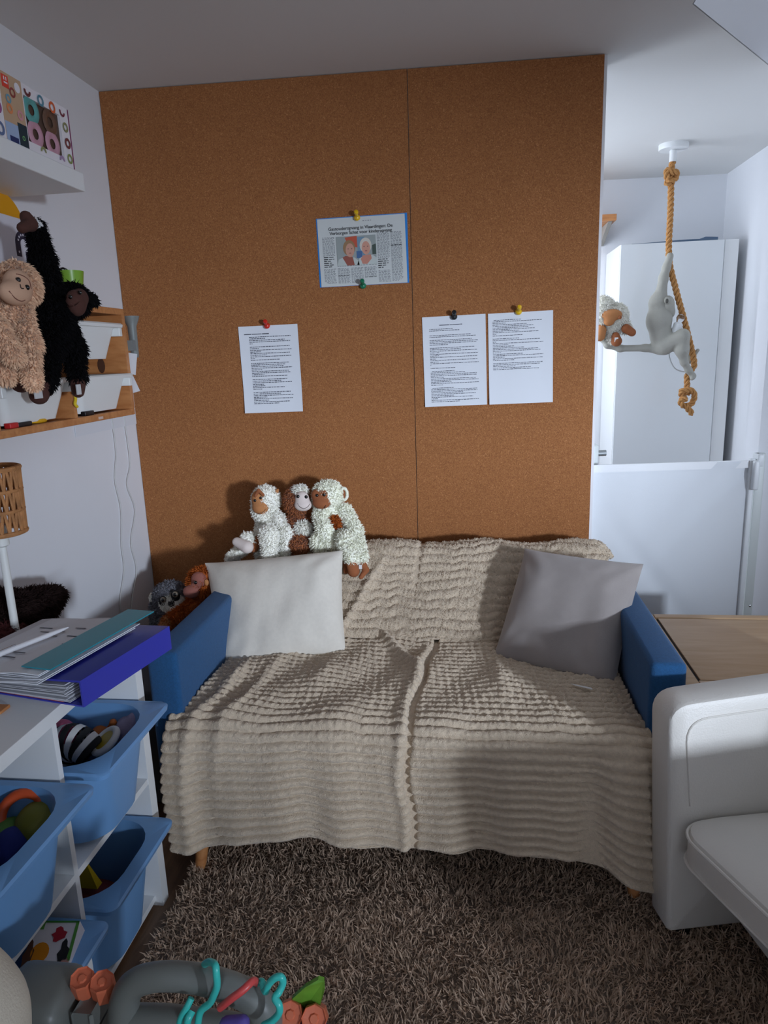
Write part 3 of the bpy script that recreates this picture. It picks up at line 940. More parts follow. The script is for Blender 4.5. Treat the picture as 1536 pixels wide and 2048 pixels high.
# grey torch on the unit end, papers tucked behind
gt = thing('wall_torch', 'grey plastic torch fixed at the end of the pine unit', 'torch', (.15, UY + .03, 1.36))
q = at(264, 655, 1, UY + .03); zt = 1.47
MB().lathe([(.009, -.12), (.0115, -.115), (.013, -.03), (.022, -.008), (.024, 0), (.021, 0), (.012, -.022), (0, -.03)], (q[0], UY + .03, zt), (0, 0, 1), 22).build('body', mat('grey_metal', (138, 144, 142), .35, metal=.3), gt, True)
MB().box((q[0] - .012, UY, zt - .10), (q[0] + .012, UY + .018, zt - .07)).build('clip', mat('grey_metal2', (120, 126, 126), .4), gt)
def tucked(name, pix, y, label):
    P = [at(u_, v_, 1, y) for u_, v_ in pix]
    o = MB().add([p_ for p_ in P] + [p_ + np.array((0, .001, 0)) for p_ in P], [(0, 1, 2, 3), (7, 6, 5, 4), (0, 4, 5, 1), (1, 5, 6, 2), (2, 6, 7, 3), (3, 7, 4, 0)]).build(name, PAPER)
    return tag(o, label, 'paper')
tucked('note', ((248, 704), (274, 708), (271, 750), (248, 745)), UY + .004, 'small white note tucked at the unit end, upper one')
tucked('note', ((250, 752), (266, 752), (280, 782), (252, 790)), UY + .007, 'small white note tucked at the unit end, lower curled one')
P = [at(150, 852, 0, .004), at(270, 838, 0, .004)]
tag(MB().box((.002, P[0][1], 1.118), (.004, P[1][1] + .02, 1.30)).build('sheet', PAPER), 'white sheet hanging on the wall below the pine unit', 'paper')
# cords down the wall
for pts, lab in ((((224, 840), (232, 905), (230, 960), (242, 1020), (243, 1090), (248, 1140), (240, 1205), (246, 1250)), 'thin white cord on the wall, further from the cork'),
            (((249, 840), (260, 925), (254, 970), (270, 1020), (262, 1085), (273, 1140), (264, 1200), (262, 1262)), 'thin white cord on the wall, nearer the cork')):
    pts = [np.array((.0045, *at(u_, v_, 0, .0045)[1:])) for u_, v_ in pts]
    q0 = pts[0].copy(); q0[2] = UZ0
    q1 = pts[-1].copy(); q1[2] -= .25
    tag(MB().tube(spline([q0] + pts + [q1], 7), .0022, 8).build('electric_cable', mat('cord_white', (200, 200, 198), .5), None, True), lab, 'cord')

# ================================================================== WHITE STORAGE UNIT with blue bins
FX, FY, FZ = 0.44, -0.978, 0.708
fr = thing('storage_unit', 'low white storage frame with blue bins along the wall', 'storage unit', (.22, -1.48, 0))
MB().box((0.0, FY - .99, FZ - .028), (FX, FY, FZ), .0015).build('top_board', WHITE, fr)
for y in (FY - .030, FY - .99):
    MB().box((0.0, y, 0), (FX, y + .030, FZ - .028)).build('side_board', WHITE, fr)
for y in (FY - .348, FY - .668):
    MB().box((0.0, y, 0.03), (FX - .001, y + .014, FZ - .028)).build('divider', WHITE, fr)
for y0, y1 in ((FY - .334, FY - .030), (FY - .654, FY - .348)):
    MB().box((0.0, y0, .345), (FX - .001, y1, .360)).build('shelf_board', WHITE, fr)
MB().box((0.0, FY - .96, .012), (FX - .02, FY - .03, .028)).build('bottom_board', WHITE, fr)
MB().box((0.0, FY - .96, .03), (.004, FY - .03, FZ - .03)).build('back_board', WHITE, fr)
def big_bin(cy, zrim, fx, label, depth=.195):
    t = thing('storage_bin', label, 'bin', (fx - .21, cy, zrim - depth), 'blue plastic bins in the white frame')
    l = tub_loops(fx - .215, cy, .215, .147, zrim - depth, zrim, .034, .013, .014, .022, .085, shift=-.012)
    loft(l).build('tub', BINB, t, True)
    return t
B1Y, B2Y = FY - .182, FY - .502
big_bin(B1Y, .570, .522, 'upper blue bin nearest the sofa with striped soft toys inside')
big_bin(B2Y, .572, .520, 'upper blue bin in the column nearer the camera, orange ring toy inside')
big_bin(B1Y, .262, .500, 'lower blue bin nearest the sofa, under the bin of striped toys', .215)
big_bin(B2Y, .268, .510, 'lower blue bin holding the white game box', .215)

# toys in the bins
def toy_ring(name, c, R_, r_, tilt, col, label, cat='toy'):
    M_ = rotm(*tilt); P = []; F = []
    for a in range(28):
        for j in range(10):
            aa = 2 * math.pi * a / 28; t = 2 * math.pi * j / 10
            P.append(np.array(c) + M_ @ np.array(((R_ + r_ * math.cos(t)) * math.cos(aa), (R_ + r_ * math.cos(t)) * math.sin(aa), r_ * math.sin(t))))
    for a in range(28):
        for j in range(10):
            F.append((a * 10 + j, ((a + 1) % 28) * 10 + j, ((a + 1) % 28) * 10 + (j + 1) % 10, a * 10 + (j + 1) % 10))
    return tag(MB().add(P, F).build(name, mat('toy_%d_%d_%d' % col, col, .4), None, True), label, cat)
zt = .500
fill = lambda u_, v_, z: at(u_, v_, 2, z)
# striped sock toy: alternating rings of a bent soft tube
st = thing('striped_soft_toy', 'black and white striped soft toy in the upper bin', 'soft toy', tuple(fill(155, 1500, .45)))
a_, b_ = fill(122, 1496, .505), fill(184, 1506, .500)
SW, SB = mat('sock_white', (224, 222, 220), .9), mat('sock_black', (24, 24, 28), .9)
for k in range(8):
    t0, t1 = k / 8, (k + 1) / 8
    f_ = lambda t: a_ * (1 - t) + b_ * t + np.array((0, 0, .02 * math.sin(t * 3.1)))
    MB().tube([f_(t0), f_((t0 + t1) / 2), f_(t1)], [.046 - .012 * t0, .046 - .012 * (t0 + t1) / 2, .046 - .012 * t1], 18, cap=(k in (0, 7))).build('stripe', SB if k % 2 else SW, st, True)
c = fill(211, 1482, .525)
rt = thing('rattle', 'white rattle ring with yellow disc in the upper bin', 'rattle', tuple(c - np.array((0, 0, .03))))
M_ = rotm(.35, -.5, 0)
P = []; F = []
for a in range(28):
    for j in range(10):
        aa = 2 * math.pi * a / 28; t = 2 * math.pi * j / 10
        P.append(c + M_ @ np.array(((.030 + .008 * math.cos(t)) * math.cos(aa), (.030 + .008 * math.cos(t)) * math.sin(aa), .008 * math.sin(t))))
for a in range(28):
    for j in range(10):
        F.append((a * 10 + j, ((a + 1) % 28) * 10 + j, ((a + 1) % 28) * 10 + (j + 1) % 10, a * 10 + (j + 1) % 10))
MB().add(P, F).build('ring', SW, rt, True)
MB().lathe([(0, -.004), (.024, -.004), (.024, .004), (0, .004)], c, M_ @ np.array((0, 0, 1)), 24).build('disc', mat('olive_yellow', (190, 160, 40), .4), rt, True)
V, Q = blob([('ell', fill(124, 1478, .51), (.03, .04, .045))], .005); tag(mesh('pink_plush', V, Q, mat('pink_fabric', (200, 100, 130), .9), None, True), 'pink fabric toy behind the striped one in the upper bin', 'soft toy')
V, Q = blob([('cap', fill(226, 1458, .50), fill(226, 1444, .535), .012, .008), ('ell', fill(200, 1468, .50), (.02, .02, .02))], .004); tag(mesh('orange_toy', V, Q, mat('orange_toy', (220, 120, 50), .5), None, True), 'small orange toy sticking up in the upper bin', 'toy')
V, Q = blob([('ell', fill(262, 1458, .51), (.035, .045, .035)), ('ell', fill(272, 1447, .53), (.02, .025, .03))], .005); tag(mesh('lilac_plush', V, Q, mat('lilac_fabric', (170, 156, 180), .9, bump=.3), None, True), 'lilac grey plush at the right end of the upper bin', 'soft toy')
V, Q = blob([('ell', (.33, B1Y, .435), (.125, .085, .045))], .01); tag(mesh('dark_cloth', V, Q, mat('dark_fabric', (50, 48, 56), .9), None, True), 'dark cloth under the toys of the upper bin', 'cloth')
toy_ring('teething_ring', fill(46, 1632, .525), .040, .010, (1.0, -.3, .4), (206, 84, 44), 'orange teething ring in the bin nearer the camera')
V, Q = blob([('ell', fill(84, 1640, .515), (.045, .05, .035))], .005); tag(mesh('olive_toy', V, Q, mat('olive', (120, 120, 40), .6), None, True), 'olive green rounded toy beside the orange ring', 'toy')
V, Q = blob([('ell', fill(16, 1690, .48), (.045, .055, .045))], .005); gt_ = tag(mesh('green_blue_ball', V, Q, mat('green_plush', (92, 140, 70), .9, bump=.4), None, True), 'green and blue soft ball in the bin nearer the camera', 'ball')
V, Q = blob([('ell', fill(24, 1700, .492), (.034, .040, .040))], .005); mesh('blue_panel', V, Q, mat('navy_plush', (34, 46, 120), .9), gt_, True)
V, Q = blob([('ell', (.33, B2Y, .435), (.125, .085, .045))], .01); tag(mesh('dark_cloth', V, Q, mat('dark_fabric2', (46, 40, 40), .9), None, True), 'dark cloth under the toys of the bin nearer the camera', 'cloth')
p = fill(175, 1770, .18)
tag(MB().add([p + np.array(q) for q in ((-.03, -.01, 0), (.03, -.01, 0), (.03, .01, 0), (-.03, .01, 0), (0, 0, .075))], [(0, 3, 2, 1), (0, 1, 4), (1, 2, 4), (2, 3, 4), (3, 0, 4)]).build('yellow_star_toy', mat('yel2', (214, 180, 30), .4)), 'pointed yellow toy in the lower bin nearest the sofa', 'toy')
V, Q = blob([('ell', (.32, B1Y, .115), (.12, .085, .05))], .008); tag(mesh('dark_red_toy', V, Q, mat('dkred', (110, 34, 34), .6), None, True), 'dark red toy at the bottom of the lower bin', 'toy')
# game box standing slanted in the near lower bin
gb_ = thing('game_box', 'white game box with green edge and animal pictures in the lower bin', 'game box', tuple(fill(105, 1900, .2)))
A = [at(75, 1842, 2, .300), at(160, 1842, 2, .300), at(125, 1975, 2, .262), at(28, 1975, 2, .262)]
A = [np.array(a) for a in A]
nn = np.cross(A[1] - A[0], A[3] - A[0]); nn /= np.linalg.norm(nn)
if nn[2] < 0: nn = -nn
bil = lambda a, b, l=0.0: (A[0] * (1 - a) + A[1] * a) * (1 - b) + (A[3] * (1 - a) + A[2] * a) * b + nn * l
MB().add([bil(*q) for q in ((0, 0), (1, 0), (1, 1), (0, 1))] + [bil(*q) - nn * .05 for q in ((0, 0), (1, 0), (1, 1), (0, 1))],
         [(0, 1, 2, 3), (7, 6, 5, 4), (0, 4, 5, 1), (1, 5, 6, 2), (2, 6, 7, 3), (3, 7, 4, 0)]).build('carton', mat('box_card', (232, 228, 232), .5), gb_)
def print_on(name, pts, col, parent=None):
    MB().add([bil(a, b, .0012) for a, b in pts], [tuple(range(len(pts)))]).build(name, mat('print_%d_%d_%d' % col, col, .5), parent or gb_)
print_on('green_border', ((.93, 0), (1, 0), (1, .62), (.93, .62)), (84, 150, 60))
print_on('green_border', ((0, 0), (1, 0), (1, .03), (0, .03)), (60, 130, 50))
print_on('green_tab', ((.10, .03), (.22, .03), (.22, .14), (.10, .14)), (96, 160, 70))
circ = lambda cx, cy, rx, ry, n=16, w=0: [(cx + rx * (1 + w * math.sin(3 * k)) * math.cos(2 * math.pi * k / n), cy + ry * (1 + w * math.cos(5 * k)) * math.sin(2 * math.pi * k / n)) for k in range(n)]
print_on('orange_badge', circ(.30, .50, .20, .16), (232, 146, 28))
print_on('red_animal', circ(.62, .22, .15, .11, 14, .25), (176, 40, 56))
print_on('brown_animal', circ(.06, .55, .10, .22, 14, .2), (96, 62, 46))
print_on('black_animal', circ(.82, .52, .11, .20, 14, .25), (34, 34, 36))
print_on('black_animal', circ(.52, .80, .14, .06, 14, .2), (34, 34, 36))
print_on('pig_print', circ(.90, .66, .09, .10, 14, .1), (196, 150, 140))
print_on('teal_panel', ((.5, .92), (.72, .78), (1, .74), (1, 1), (.5, 1)), (70, 96, 100))
print_on('blue_band', ((.02, .86), (.28, .90), (.24, 1), (0, .96)), (54, 120, 176))

# ---- binder, papers, folder, pen on the frame
binder = thing('ring_binder', 'open-sided blue ring binder full of papers on the white frame', 'binder', (.36, -1.14, FZ))
N0 = np.array((.492, -1.30, FZ)); dS = np.array((.20, .98, 0)); dS /= np.linalg.norm(dS); dW = np.array((-dS[1], dS[0], 0))
bp = lambda a, b, z: N0 + dS * a + dW * b + np.array((0, 0, z))
def slab(a0, a1, b0, b1, z0, z1, name, m, parent, z0b=None, z1b=None):
    """slab in binder coordinates; the far (b1) side may have other heights"""
    z0b = z0 if z0b is None else z0b; z1b = z1 if z1b is None else z1b
    P = [bp(a0, b0, z0), bp(a1, b0, z0), bp(a1, b1, z0b), bp(a0, b1, z0b), bp(a0, b0, z1), bp(a1, b0, z1), bp(a1, b1, z1b), bp(a0, b1, z1b)]
    return MB().add(P, [(0, 3, 2, 1), (4, 5, 6, 7), (0, 1, 5, 4), (1, 2, 6, 5), (2, 3, 7, 6), (3, 0, 4, 7)]).build(name, m, parent)
BIND = mat('binder_blue', (50, 56, 168), .35)
slab(0, .275, 0, .0035, 0, .054, 'spine', BIND, binder)
slab(0, .275, .0035, .29, 0, .003, 'cover', BIND, binder)
slab(0, .275, .0035, .29, .050, .054, 'cover', BIND, binder, .030, .034)
pg = MB(); r = np.random.default_rng(12)
for k in range(16):
    z = .005 + .0024 * k
    pg2 = r.random(2) * .01
    P = [bp(.004 - pg2[0], .03 + r.random() * .01, z), bp(.268, .03, z), bp(.268, .28, z * .62 + .001), bp(.004 - pg2[0], .28 + pg2[1], z * .62 + .001)]
    pg.add(P + [q + np.array((0, 0, .0012)) for q in P], [(0, 3, 2, 1), (4, 5, 6, 7), (0, 1, 5, 4), (1, 2, 6, 5), (2, 3, 7, 6), (3, 0, 4, 7)])
pg.build('pages', mat('paper_grey', (206, 208, 214), .8), binder)
slab(.002, .22, .05, .25, .0032, .0052, 'red_page', mat('pinkred', (190, 90, 90), .7), binder)
stack = thing('paper_stack', 'loose stack of white papers on top of the blue binder', 'papers', tuple(bp(.1, .2, .056)))
for k in range(7):
    off = r.normal(size=2) * .006
    z = .0552 + .0030 * k
    m_ = MB(); P = []
    nx = 8
    for i in range(nx + 1):
        b_ = .062 + .25 * i / nx + off[1]
        drop = -.020 * (i / nx) ** 1.5 + .0015 * math.sin(i * 1.3 + k)
        for a_ in (-.035 + off[0], .245 + off[0]):
            P.append(bp(a_ + .10 * (i / nx) * (-.1), b_, z + drop))
    F = [(2 * i, 2 * i + 1, 2 * i + 3, 2 * i + 2) for i in range(nx)]
    n_ = len(P); P2 = P + [q + np.array((0, 0, .0016)) for q in P]
    F = [f[::-1] for f in F] + [tuple(i + n_ for i in f) for f in F] + [(2 * i, 2 * i + 2, 2 * i + 2 + n_, 2 * i + n_) for i in range(nx)] + [(2 * i + 1, 2 * i + 1 + n_, 2 * i + 3 + n_, 2 * i + 3) for i in range(nx)]
    F += [(0, n_, n_ + 1, 1), (n_ - 2, n_ - 1, 2 * n_ - 1, 2 * n_ - 2)]
    m_.add(P2, F).build('sheet', PAPER if k % 2 == 0 else mat('paper_grey', (206, 208, 214), .8), stack)
sc_ = MB()
for k in range(14):
    b_ = .10 + .17 * r.random(); a_ = -.02 + .22 * r.random(); l_ = .01 + .03 * r.random()
    zz = .0552 + .018 + .0017 - .020 * ((b_ - .062) / .25) ** 1.5 + .0016
    sc_.add([bp(a_, b_, zz), bp(a_ + .004, b_, zz), bp(a_ + .004 + .003, b_ + l_, zz - .003), bp(a_ + .003, b_ + l_, zz - .003)], [(0, 1, 2, 3)])
sc_.build('handwriting', INK, stack, fix=False)['kind'] = 'stuff'
fo = slab(-.02, .285, .045, .115, .0790, .0815, 'folder_spine', mat('teal_folder', (34, 140, 156), .35), None, .0775, .0800)
fo.name = 'folder'; tag(fo, 'teal plastic folder lying across the paper stack', 'folder')
fc = slab(-.01, .275, .008, .044, .0605, .0620, 'clear_cover', mat('clear_blue', (150, 190, 220), .2), fo)
p0, p1 = bp(.015, .215, .074), bp(.165, .175, .0775)
pen = thing('ballpoint_pen', 'white ballpoint pen lying on the papers', 'pen', tuple(p0))
MB().tube([p0, p0 * .3 + p1 * .7, p0 * .12 + p1 * .88, p1], [.0055, .0055, .004, .0012], 12).build('barrel', mat('pen_white', (226, 226, 230), .3), pen, True)
dd = (p1 - p0) / np.linalg.norm(p1 - p0)
MB().tube([p0 - dd * .002 + np.array((0, 0, .005)), p0 + dd * .04 + np.array((0, 0, .0065))], .002, 8).build('clip', mat('chrome', (190, 190, 196), .2, metal=.9), pen, True)
MB().tube([p0 - dd * .010, p0], .0035, 10).build('button', mat('chrome', (190, 190, 196), .2, metal=.9), pen, True)
p = at(4, 1418, 2, FZ)
tag(MB().box((p[0] - .05, p[1] - .02, FZ), (p[0] + .012, p[1] + .008, FZ + .006), .001).build('wooden_piece', PINE), 'small wooden puzzle piece on the white frame edge', 'puzzle piece')

# ---- table lamp
lx, ly = 0.185, -1.045
lamp = thing('table_lamp', 'white table lamp with woven rattan shade', 'lamp', (lx, ly, FZ))
LW = mat('lamp_white', (226, 228, 224), .45)
MB().lathe([(.05, 0), (.05, .010), (.012, .016), (.0085, .03), (.0085, .24), (.016, .245), (.016, .29), (.010, .29)], (lx, ly, FZ), (0, 0, 1), 24).build('stand', LW, lamp, True)
RAT = mat('rattan', (176, 122, 74), .7, vary=.25, vscale=40, bump=.3, bscale=200)
sh = MB()
z0, z1 = FZ + .275, FZ + .415
rad = lambda t: .053 + .004 * t
for t in (0, .345, .66, 1.0):
    zz = z0 + (z1 - z0) * t
    ring = [(lx + rad(t) * math.cos(a), ly + rad(t) * math.sin(a), zz) for a in np.linspace(0, 2 * math.pi, 41)]
    sh.tube(ring, .0055 if t in (0, 1.0) else .0042, 8, cap=False)
shade = sh.build('shade', RAT, lamp, True)
for row in range(3):
    t0, t1 = (0, .345, .66)[row], (.345, .66, 1.0)[row]
    for k in range(22):
        a = 2 * math.pi * k / 22
        w_ = MB()
        for s_ in (-1, 1):
            a1 = a + s_ * .10
            w_.tube([(lx + rad(t0) * math.cos(a), ly + rad(t0) * math.sin(a), z0 + (z1 - z0) * t0), (lx + (rad(t1)) * math.cos(a1), ly + rad(t1) * math.sin(a1), z0 + (z1 - z0) * t1)], .0034, 6)
        w_.build('strand', RAT, shade, True)
# ================================================================== ON THE CORK: papers, article, pins
def board_sheet(cx, cz, w, h, ang, y=-0.0012):
    ca, sa = math.cos(ang), math.sin(ang)
    return lambda a, b, l=0.0: np.array((cx + (a - .5) * w * ca - (.5 - b) * h * sa, y - l, cz + (a - .5) * w * sa + (.5 - b) * h * ca))
def sheet_mesh(f, mb=None, t=.0006, curl=0.0):
    mb = mb or MB(); n = 10; P = []
    for i in range(n + 1):
        for j in range(n + 1):
            a, b = i / n, j / n
            P.append(f(a, b, curl * (max(0, b - .6) ** 2 * 2 + max(0, abs(a - .5) - .3) ** 2 * 3)))
    m = len(P); F = []
    for i in range(n):
        for j in range(n):
            q = (i * (n + 1) + j, (i + 1) * (n + 1) + j, (i + 1) * (n + 1) + j + 1, i * (n + 1) + j + 1)
            F.append(q)
    P2 = [p + np.array((0, t, 0)) for p in P]
    return mb.add(P + P2, F + [tuple(k + m for k in q[::-1]) for q in F])
def text_rows(mb, f, rows, seed, lh=.0036, l=.0009, wmin=.010, wmax=.05, curl=0.0):
    """rows: (b, a0, a1) - words of random width drawn as small flat bars"""
    r = np.random.default_rng(seed)
    for b, a0, a1 in rows:
        a = a0
        while a < a1 - .008:
            w = min(a1 - a, r.uniform(wmin, wmax))
            h = lh * r.uniform(.75, 1.15)
            off = l + curl * (max(0, b - .6) ** 2 * 2 + max(0, abs(a - .5) - .3) ** 2 * 3) + .0004
            mb.add([f(a, b - h / 2, off), f(a, b + h / 2, off), f(a + w, b + h / 2, off), f(a + w, b - h / 2, off)], [(0, 1, 2, 3)])
            a += w + .009
    return mb
def paras(b0, rows, step):
    out = []; b = b0
    for row in rows:
        if row is None: b += step; continue
        out.append((b, row[0], row[1])); b += step
    return out
def pin(u, v, col, label, tilt=.55, yaw=0.05):
    p = at(u, v, 1, -0.004)
    axis = np.array((math.sin(yaw), -math.cos(tilt), math.sin(tilt)))
    o = thing('push_pin', label, 'push pin', tuple(p), 'push pins on the cork')
    m = mat('pin_%d_%d_%d' % col, col, .3, coat=.3)
    MB().lathe([(.0105, -.001), (.0112, .002), (.0095, .006), (.0058, .009), (.0052, .019), (.0072, .022), (.0078, .027), (.0062, .031), (0, .0325)], p, axis, 20).build('head', m, o, True)
    MB().tube([p, p - axis * .006 + np.array((0, .004, 0))], .0008, 6).build('needle', mat('steel', (180, 180, 186), .25, metal=1), o)
    return o

A4W, A4H = .21, .297
# left page
c = (at(475, 652, 1, 0) + at(596, 647, 1, 0) + at(607, 824, 1, 0) + at(493, 827, 1, 0)) / 4
f = board_sheet(c[0], c[2], A4W, A4H, .0104)
o = tag(sheet_mesh(f, curl=.02).build('printed_page', PAPER, None, True), 'white printed page pinned alone on the left with a red pin', 'page')
rows = paras(.125, [(.17, .88), (.17, .44), (.17, .77), (.17, .86), (.17, .22), None, (.17, .86), (.17, .32), (.17, .87), (.17, .35), (.17, .84), (.17, .46), (.17, .86), (.17, .25), (.17, .66), None,
                    (.17, .81), (.17, .76), (.17, .73), (.17, .86), (.17, .35), (.17, .80), (.17, .84), (.17, .38), (.17, .78), None, (.17, .78), (.17, .66), (.17, .84), (.17, .36), (.17, .38), (.17, .71), (.17, .33), None,
                    (.17, .81), (.17, .64), (.17, .85), (.17, .40), (.17, .84), (.17, .43), (.17, .79), (.17, .60)], .0187)
t = MB(); text_rows(t, f, rows, 1, .0078, curl=.02); text_rows(t, f, [(.092, .09, .51)], 2, .0105, wmin=.10, wmax=.18, curl=.02)
t.build('printed_text', INK, o, fix=False)['kind'] = 'stuff'
# middle page
c = (at(844, 634, 1, 0) + at(972, 627, 1, 0) + at(974, 808, 1, 0) + at(850, 816, 1, 0)) / 4
f = board_sheet(c[0], c[2], A4W, A4H, .0164)
o = tag(sheet_mesh(f, curl=.012).build('printed_page', PAPER, None, True), 'white page full of text pinned with a black pin', 'page')
rows = paras(.138, [(.11, .48), (.11, .60), None, None, (.11, .76), (.11, .84), None, (.11, .78), (.11, .88), (.11, .86), (.11, .40), None, (.11, .82), (.11, .60), (.11, .87), (.11, .26), (.11, .88), (.11, .25), (.11, .86), (.11, .21), (.11, .86), (.11, .24), (.11, .88), (.11, .13), None,
                    (.11, .52), None, (.13, .49), (.11, .66), (.11, .85), (.11, .84), (.11, .32), (.11, .83), (.11, .87), (.11, .45), (.11, .88), (.11, .30), None, (.13, .48), (.11, .86), (.11, .85), (.11, .63), (.11, .83), (.11, .47), (.11, .78), (.11, .22), (.11, .87), (.11, .56)], .0172)
t = MB(); text_rows(t, f, rows, 3, .0062, curl=.012); text_rows(t, f, [(.096, .27, .63)], 4, .0085, wmin=.1, wmax=.16, curl=.012)
t.build('printed_text', INK, o, fix=False)['kind'] = 'stuff'
# right page
c = (at(976, 627, 1, 0) + at(1106, 620, 1, 0) + at(1106, 804, 1, 0) + at(978, 810, 1, 0)) / 4
f = board_sheet(c[0], c[2], A4W, A4H, .0159)
o = tag(sheet_mesh(f, curl=.012).build('printed_page', PAPER, None, True), 'white page with text only in its upper half, yellow pin', 'page')
rows = paras(.075, [(.09, .52), (.07, .83), (.07, .27), (.07, .60), (.07, .70), (.07, .62), (.07, .72), (.07, .48), (.07, .79), (.07, .13), (.07, .54), None, (.07, .48), (.07, .80), (.07, .12), (.07, .85), (.07, .31), (.07, .40), (.07, .57), (.07, .78), (.07, .82), (.07, .21), (.07, .54), (.07, .85), (.07, .25), (.07, .85), (.07, .40), None, (.07, .84), (.07, .80), (.07, .42), (.07, .66), (.07, .80)], .0168)
t = MB(); text_rows(t, f, rows, 5, .0060, curl=.012); t.build('printed_text', INK, o, fix=False)['kind'] = 'stuff'
# newspaper article on a blue card
cs = [at(633, 438, 1, 0), at(814, 425, 1, 0), at(817.5, 567, 1, 0), at(640, 574, 1, 0)]
c = sum(cs) / 4
f = board_sheet(c[0], c[2], .302, .217, .008)
card = tag(sheet_mesh(f).build('backing_card', mat('card_blue', (30, 128, 208), .5), None, True), 'bright blue card behind the newspaper article', 'card')
g = lambda a, b, l=0.0: f(.012 + a * .962 + b * .008, .012 + b * .985, .0012 + l)
news = tag(sheet_mesh(g, curl=.004).build('newspaper_article', mat('newsprint', (204, 208, 206), .85), None, True), 'newspaper clipping with photograph pinned on the cork', 'article')
NI = mat('news_ink', (122, 124, 128), .85)
NB = mat('news_black', (34, 34, 38), .85)
def headline(txt, a, b, size, width):
    cu = bpy.data.curves.new('headline', 'FONT'); cu.body = txt; cu.size = 1.0; cu.offset = 0.012
    tmp = bpy.data.objects.new('tmp', cu); COL.objects.link(tmp)
    bpy.context.view_layer.update()
    me = bpy.data.meshes.new_from_object(tmp.evaluated_get(bpy.context.evaluated_depsgraph_get()))
    P = np.array([v.co[:] for v in me.vertices]); Fc = [tuple(p.vertices) for p in me.polygons]
    bpy.data.objects.remove(tmp)
    w = P[:, 0].max() - P[:, 0].min(); P[:, 0] -= P[:, 0].min()
    V = [g(a + p[0] / w * width, b - p[1] * size, .0011) for p in P]
    bpy.data.meshes.remove(me)
    MB().add(V, Fc).build('headline', NB, news, fix=False)
headline('Gastouderopvang in Vlaardingen: De', .125, .175, .066, .735)
headline('Verborgen Schat voor kinderopvang', .135, .240, .066, .715)
t = MB()
def col(a0, a1, b0, b1, seed, step=.0165):
    text_rows(t, g, [(b, a0, a1) for b in np.arange(b0, b1, step)], seed, .0075, l=.0008, wmin=.012, wmax=.035)
col(.045, .185, .275, .54, 11); col(.045, .185, .74, .97, 12); col(.205, .345, .74, .97, 13); col(.36, .50, .74, .97, 14); col(.515, .655, .74, .88, 15)
col(.675, .815, .25, .62, 16); col(.83, .955, .25, .97, 17); col(.675, .815, .80, .97, 18); col(.52, .62, .06, .075, 19); col(.205, .66, .705, .72, 20)
t.build('column_text', NI, news, fix=False)['kind'] = 'stuff'
t = MB()
text_rows(t, g, [(b, .05, .05 + w) for b, w in ((.565, .12), (.595, .12), (.622, .08), (.65, .09), (.678, .12), (.705, .10))], 21, .012, wmin=.03, wmax=.06)
text_rows(t, g, [(b, .675, .675 + w) for b, w in ((.635, .11), (.665, .12), (.695, .12), (.725, .09), (.755, .06))], 22, .012, wmin=.03, wmax=.06)
text_rows(t, g, [(.845, .205, .33), (.885, .515, .65), (.44, .83, .95)], 23, .008, wmin=.03, wmax=.06)
t.build('bold_text', NB, news, fix=False)['kind'] = 'stuff'
pa0, pa1, pb0, pb1 = .205, .66, .272, .70
ph_ = lambda x, y, l=0: g(pa0 + (pa1 - pa0) * x, pb0 + (pb1 - pb0) * y, .0012 + l)
pic = MB().add([ph_(0, 0), ph_(0, 1), ph_(1, 1), ph_(1, 0)], [(0, 1, 2, 3)]).build('photograph', mat('pic_bg', (150, 158, 156), .6), news, fix=False)
def patch(pts, colr, l):
    MB().add([ph_(min(1, max(0, x)), min(1, max(0, y)), l) for x, y in pts], [tuple(range(len(pts)))]).build('picture_patch', mat('pic_%d_%d_%d' % colr, colr, .6), pic, fix=False)
ov = lambda cx, cy, rx, ry, n=18: [(cx + rx * math.cos(2 * math.pi * k / n), cy + ry * math.sin(2 * math.pi * k / n)) for k in range(n)]
patch([(.22, .04), (.53, 0), (.53, .40), (.30, .30)], (188, 84, 60), .0001)
patch([(.53, .05), (.72, .05), (.72, .8), (.53, .8)], (112, 144, 166), .0001)
patch([(.9, .35), (1, .30), (1, .66), (.9, .66)], (66, 80, 72), .0001)
patch([(.5, .52), (.64, .52), (.64, .76), (.5, .76)], (70, 104, 150), .0002)
patch([(.0, 1), (.04, .78), (.18, .70), (.45, .74), (.55, .86), (.56, 1)], (186, 194, 190), .0003)
patch([(.50, 1), (.56, .78), (.68, .70), (.90, .68), (1, .78), (1, 1)], (192, 200, 196), .0003)
patch([(.14, .72), (.22, .66), (.40, .72), (.44, 1), (.25, 1)], (150, 84, 70), .0004)
patch([(.60, .80), (.66, .68), (.86, .66), (.88, .80), (.76, .98), (.64, .97)], (196, 134, 116), .0004)
patch(ov(.32, .40, .155, .27), (150, 118, 84), .0005)
patch(ov(.74, .34, .15, .26), (206, 200, 188), .0005)
patch(ov(.34, .48, .11, .24), (196, 148, 128), .0006)
patch(ov(.745, .43, .105, .23), (204, 150, 130), .0006)
for cx, cy in ((.34, .46), (.745, .41)):
    for dx in (-.045, .045): patch(ov(cx + dx, cy - .03, .016, .014, 8), (84, 66, 62), .0007)
    patch(ov(cx, cy + .12, .035, .018, 8), (160, 90, 88), .0007)
pin(714, 436, (226, 180, 20), 'yellow push pin at the top of the newspaper article')
pin(726, 572, (14, 120, 84), 'green push pin at the bottom of the newspaper article')
pin(534, 652, (204, 44, 28), 'red push pin above the left printed page')
pin(908, 634, (28, 32, 36), 'black push pin above the middle printed page')
pin(1037, 624, (228, 184, 24), 'yellow push pin above the right printed page')
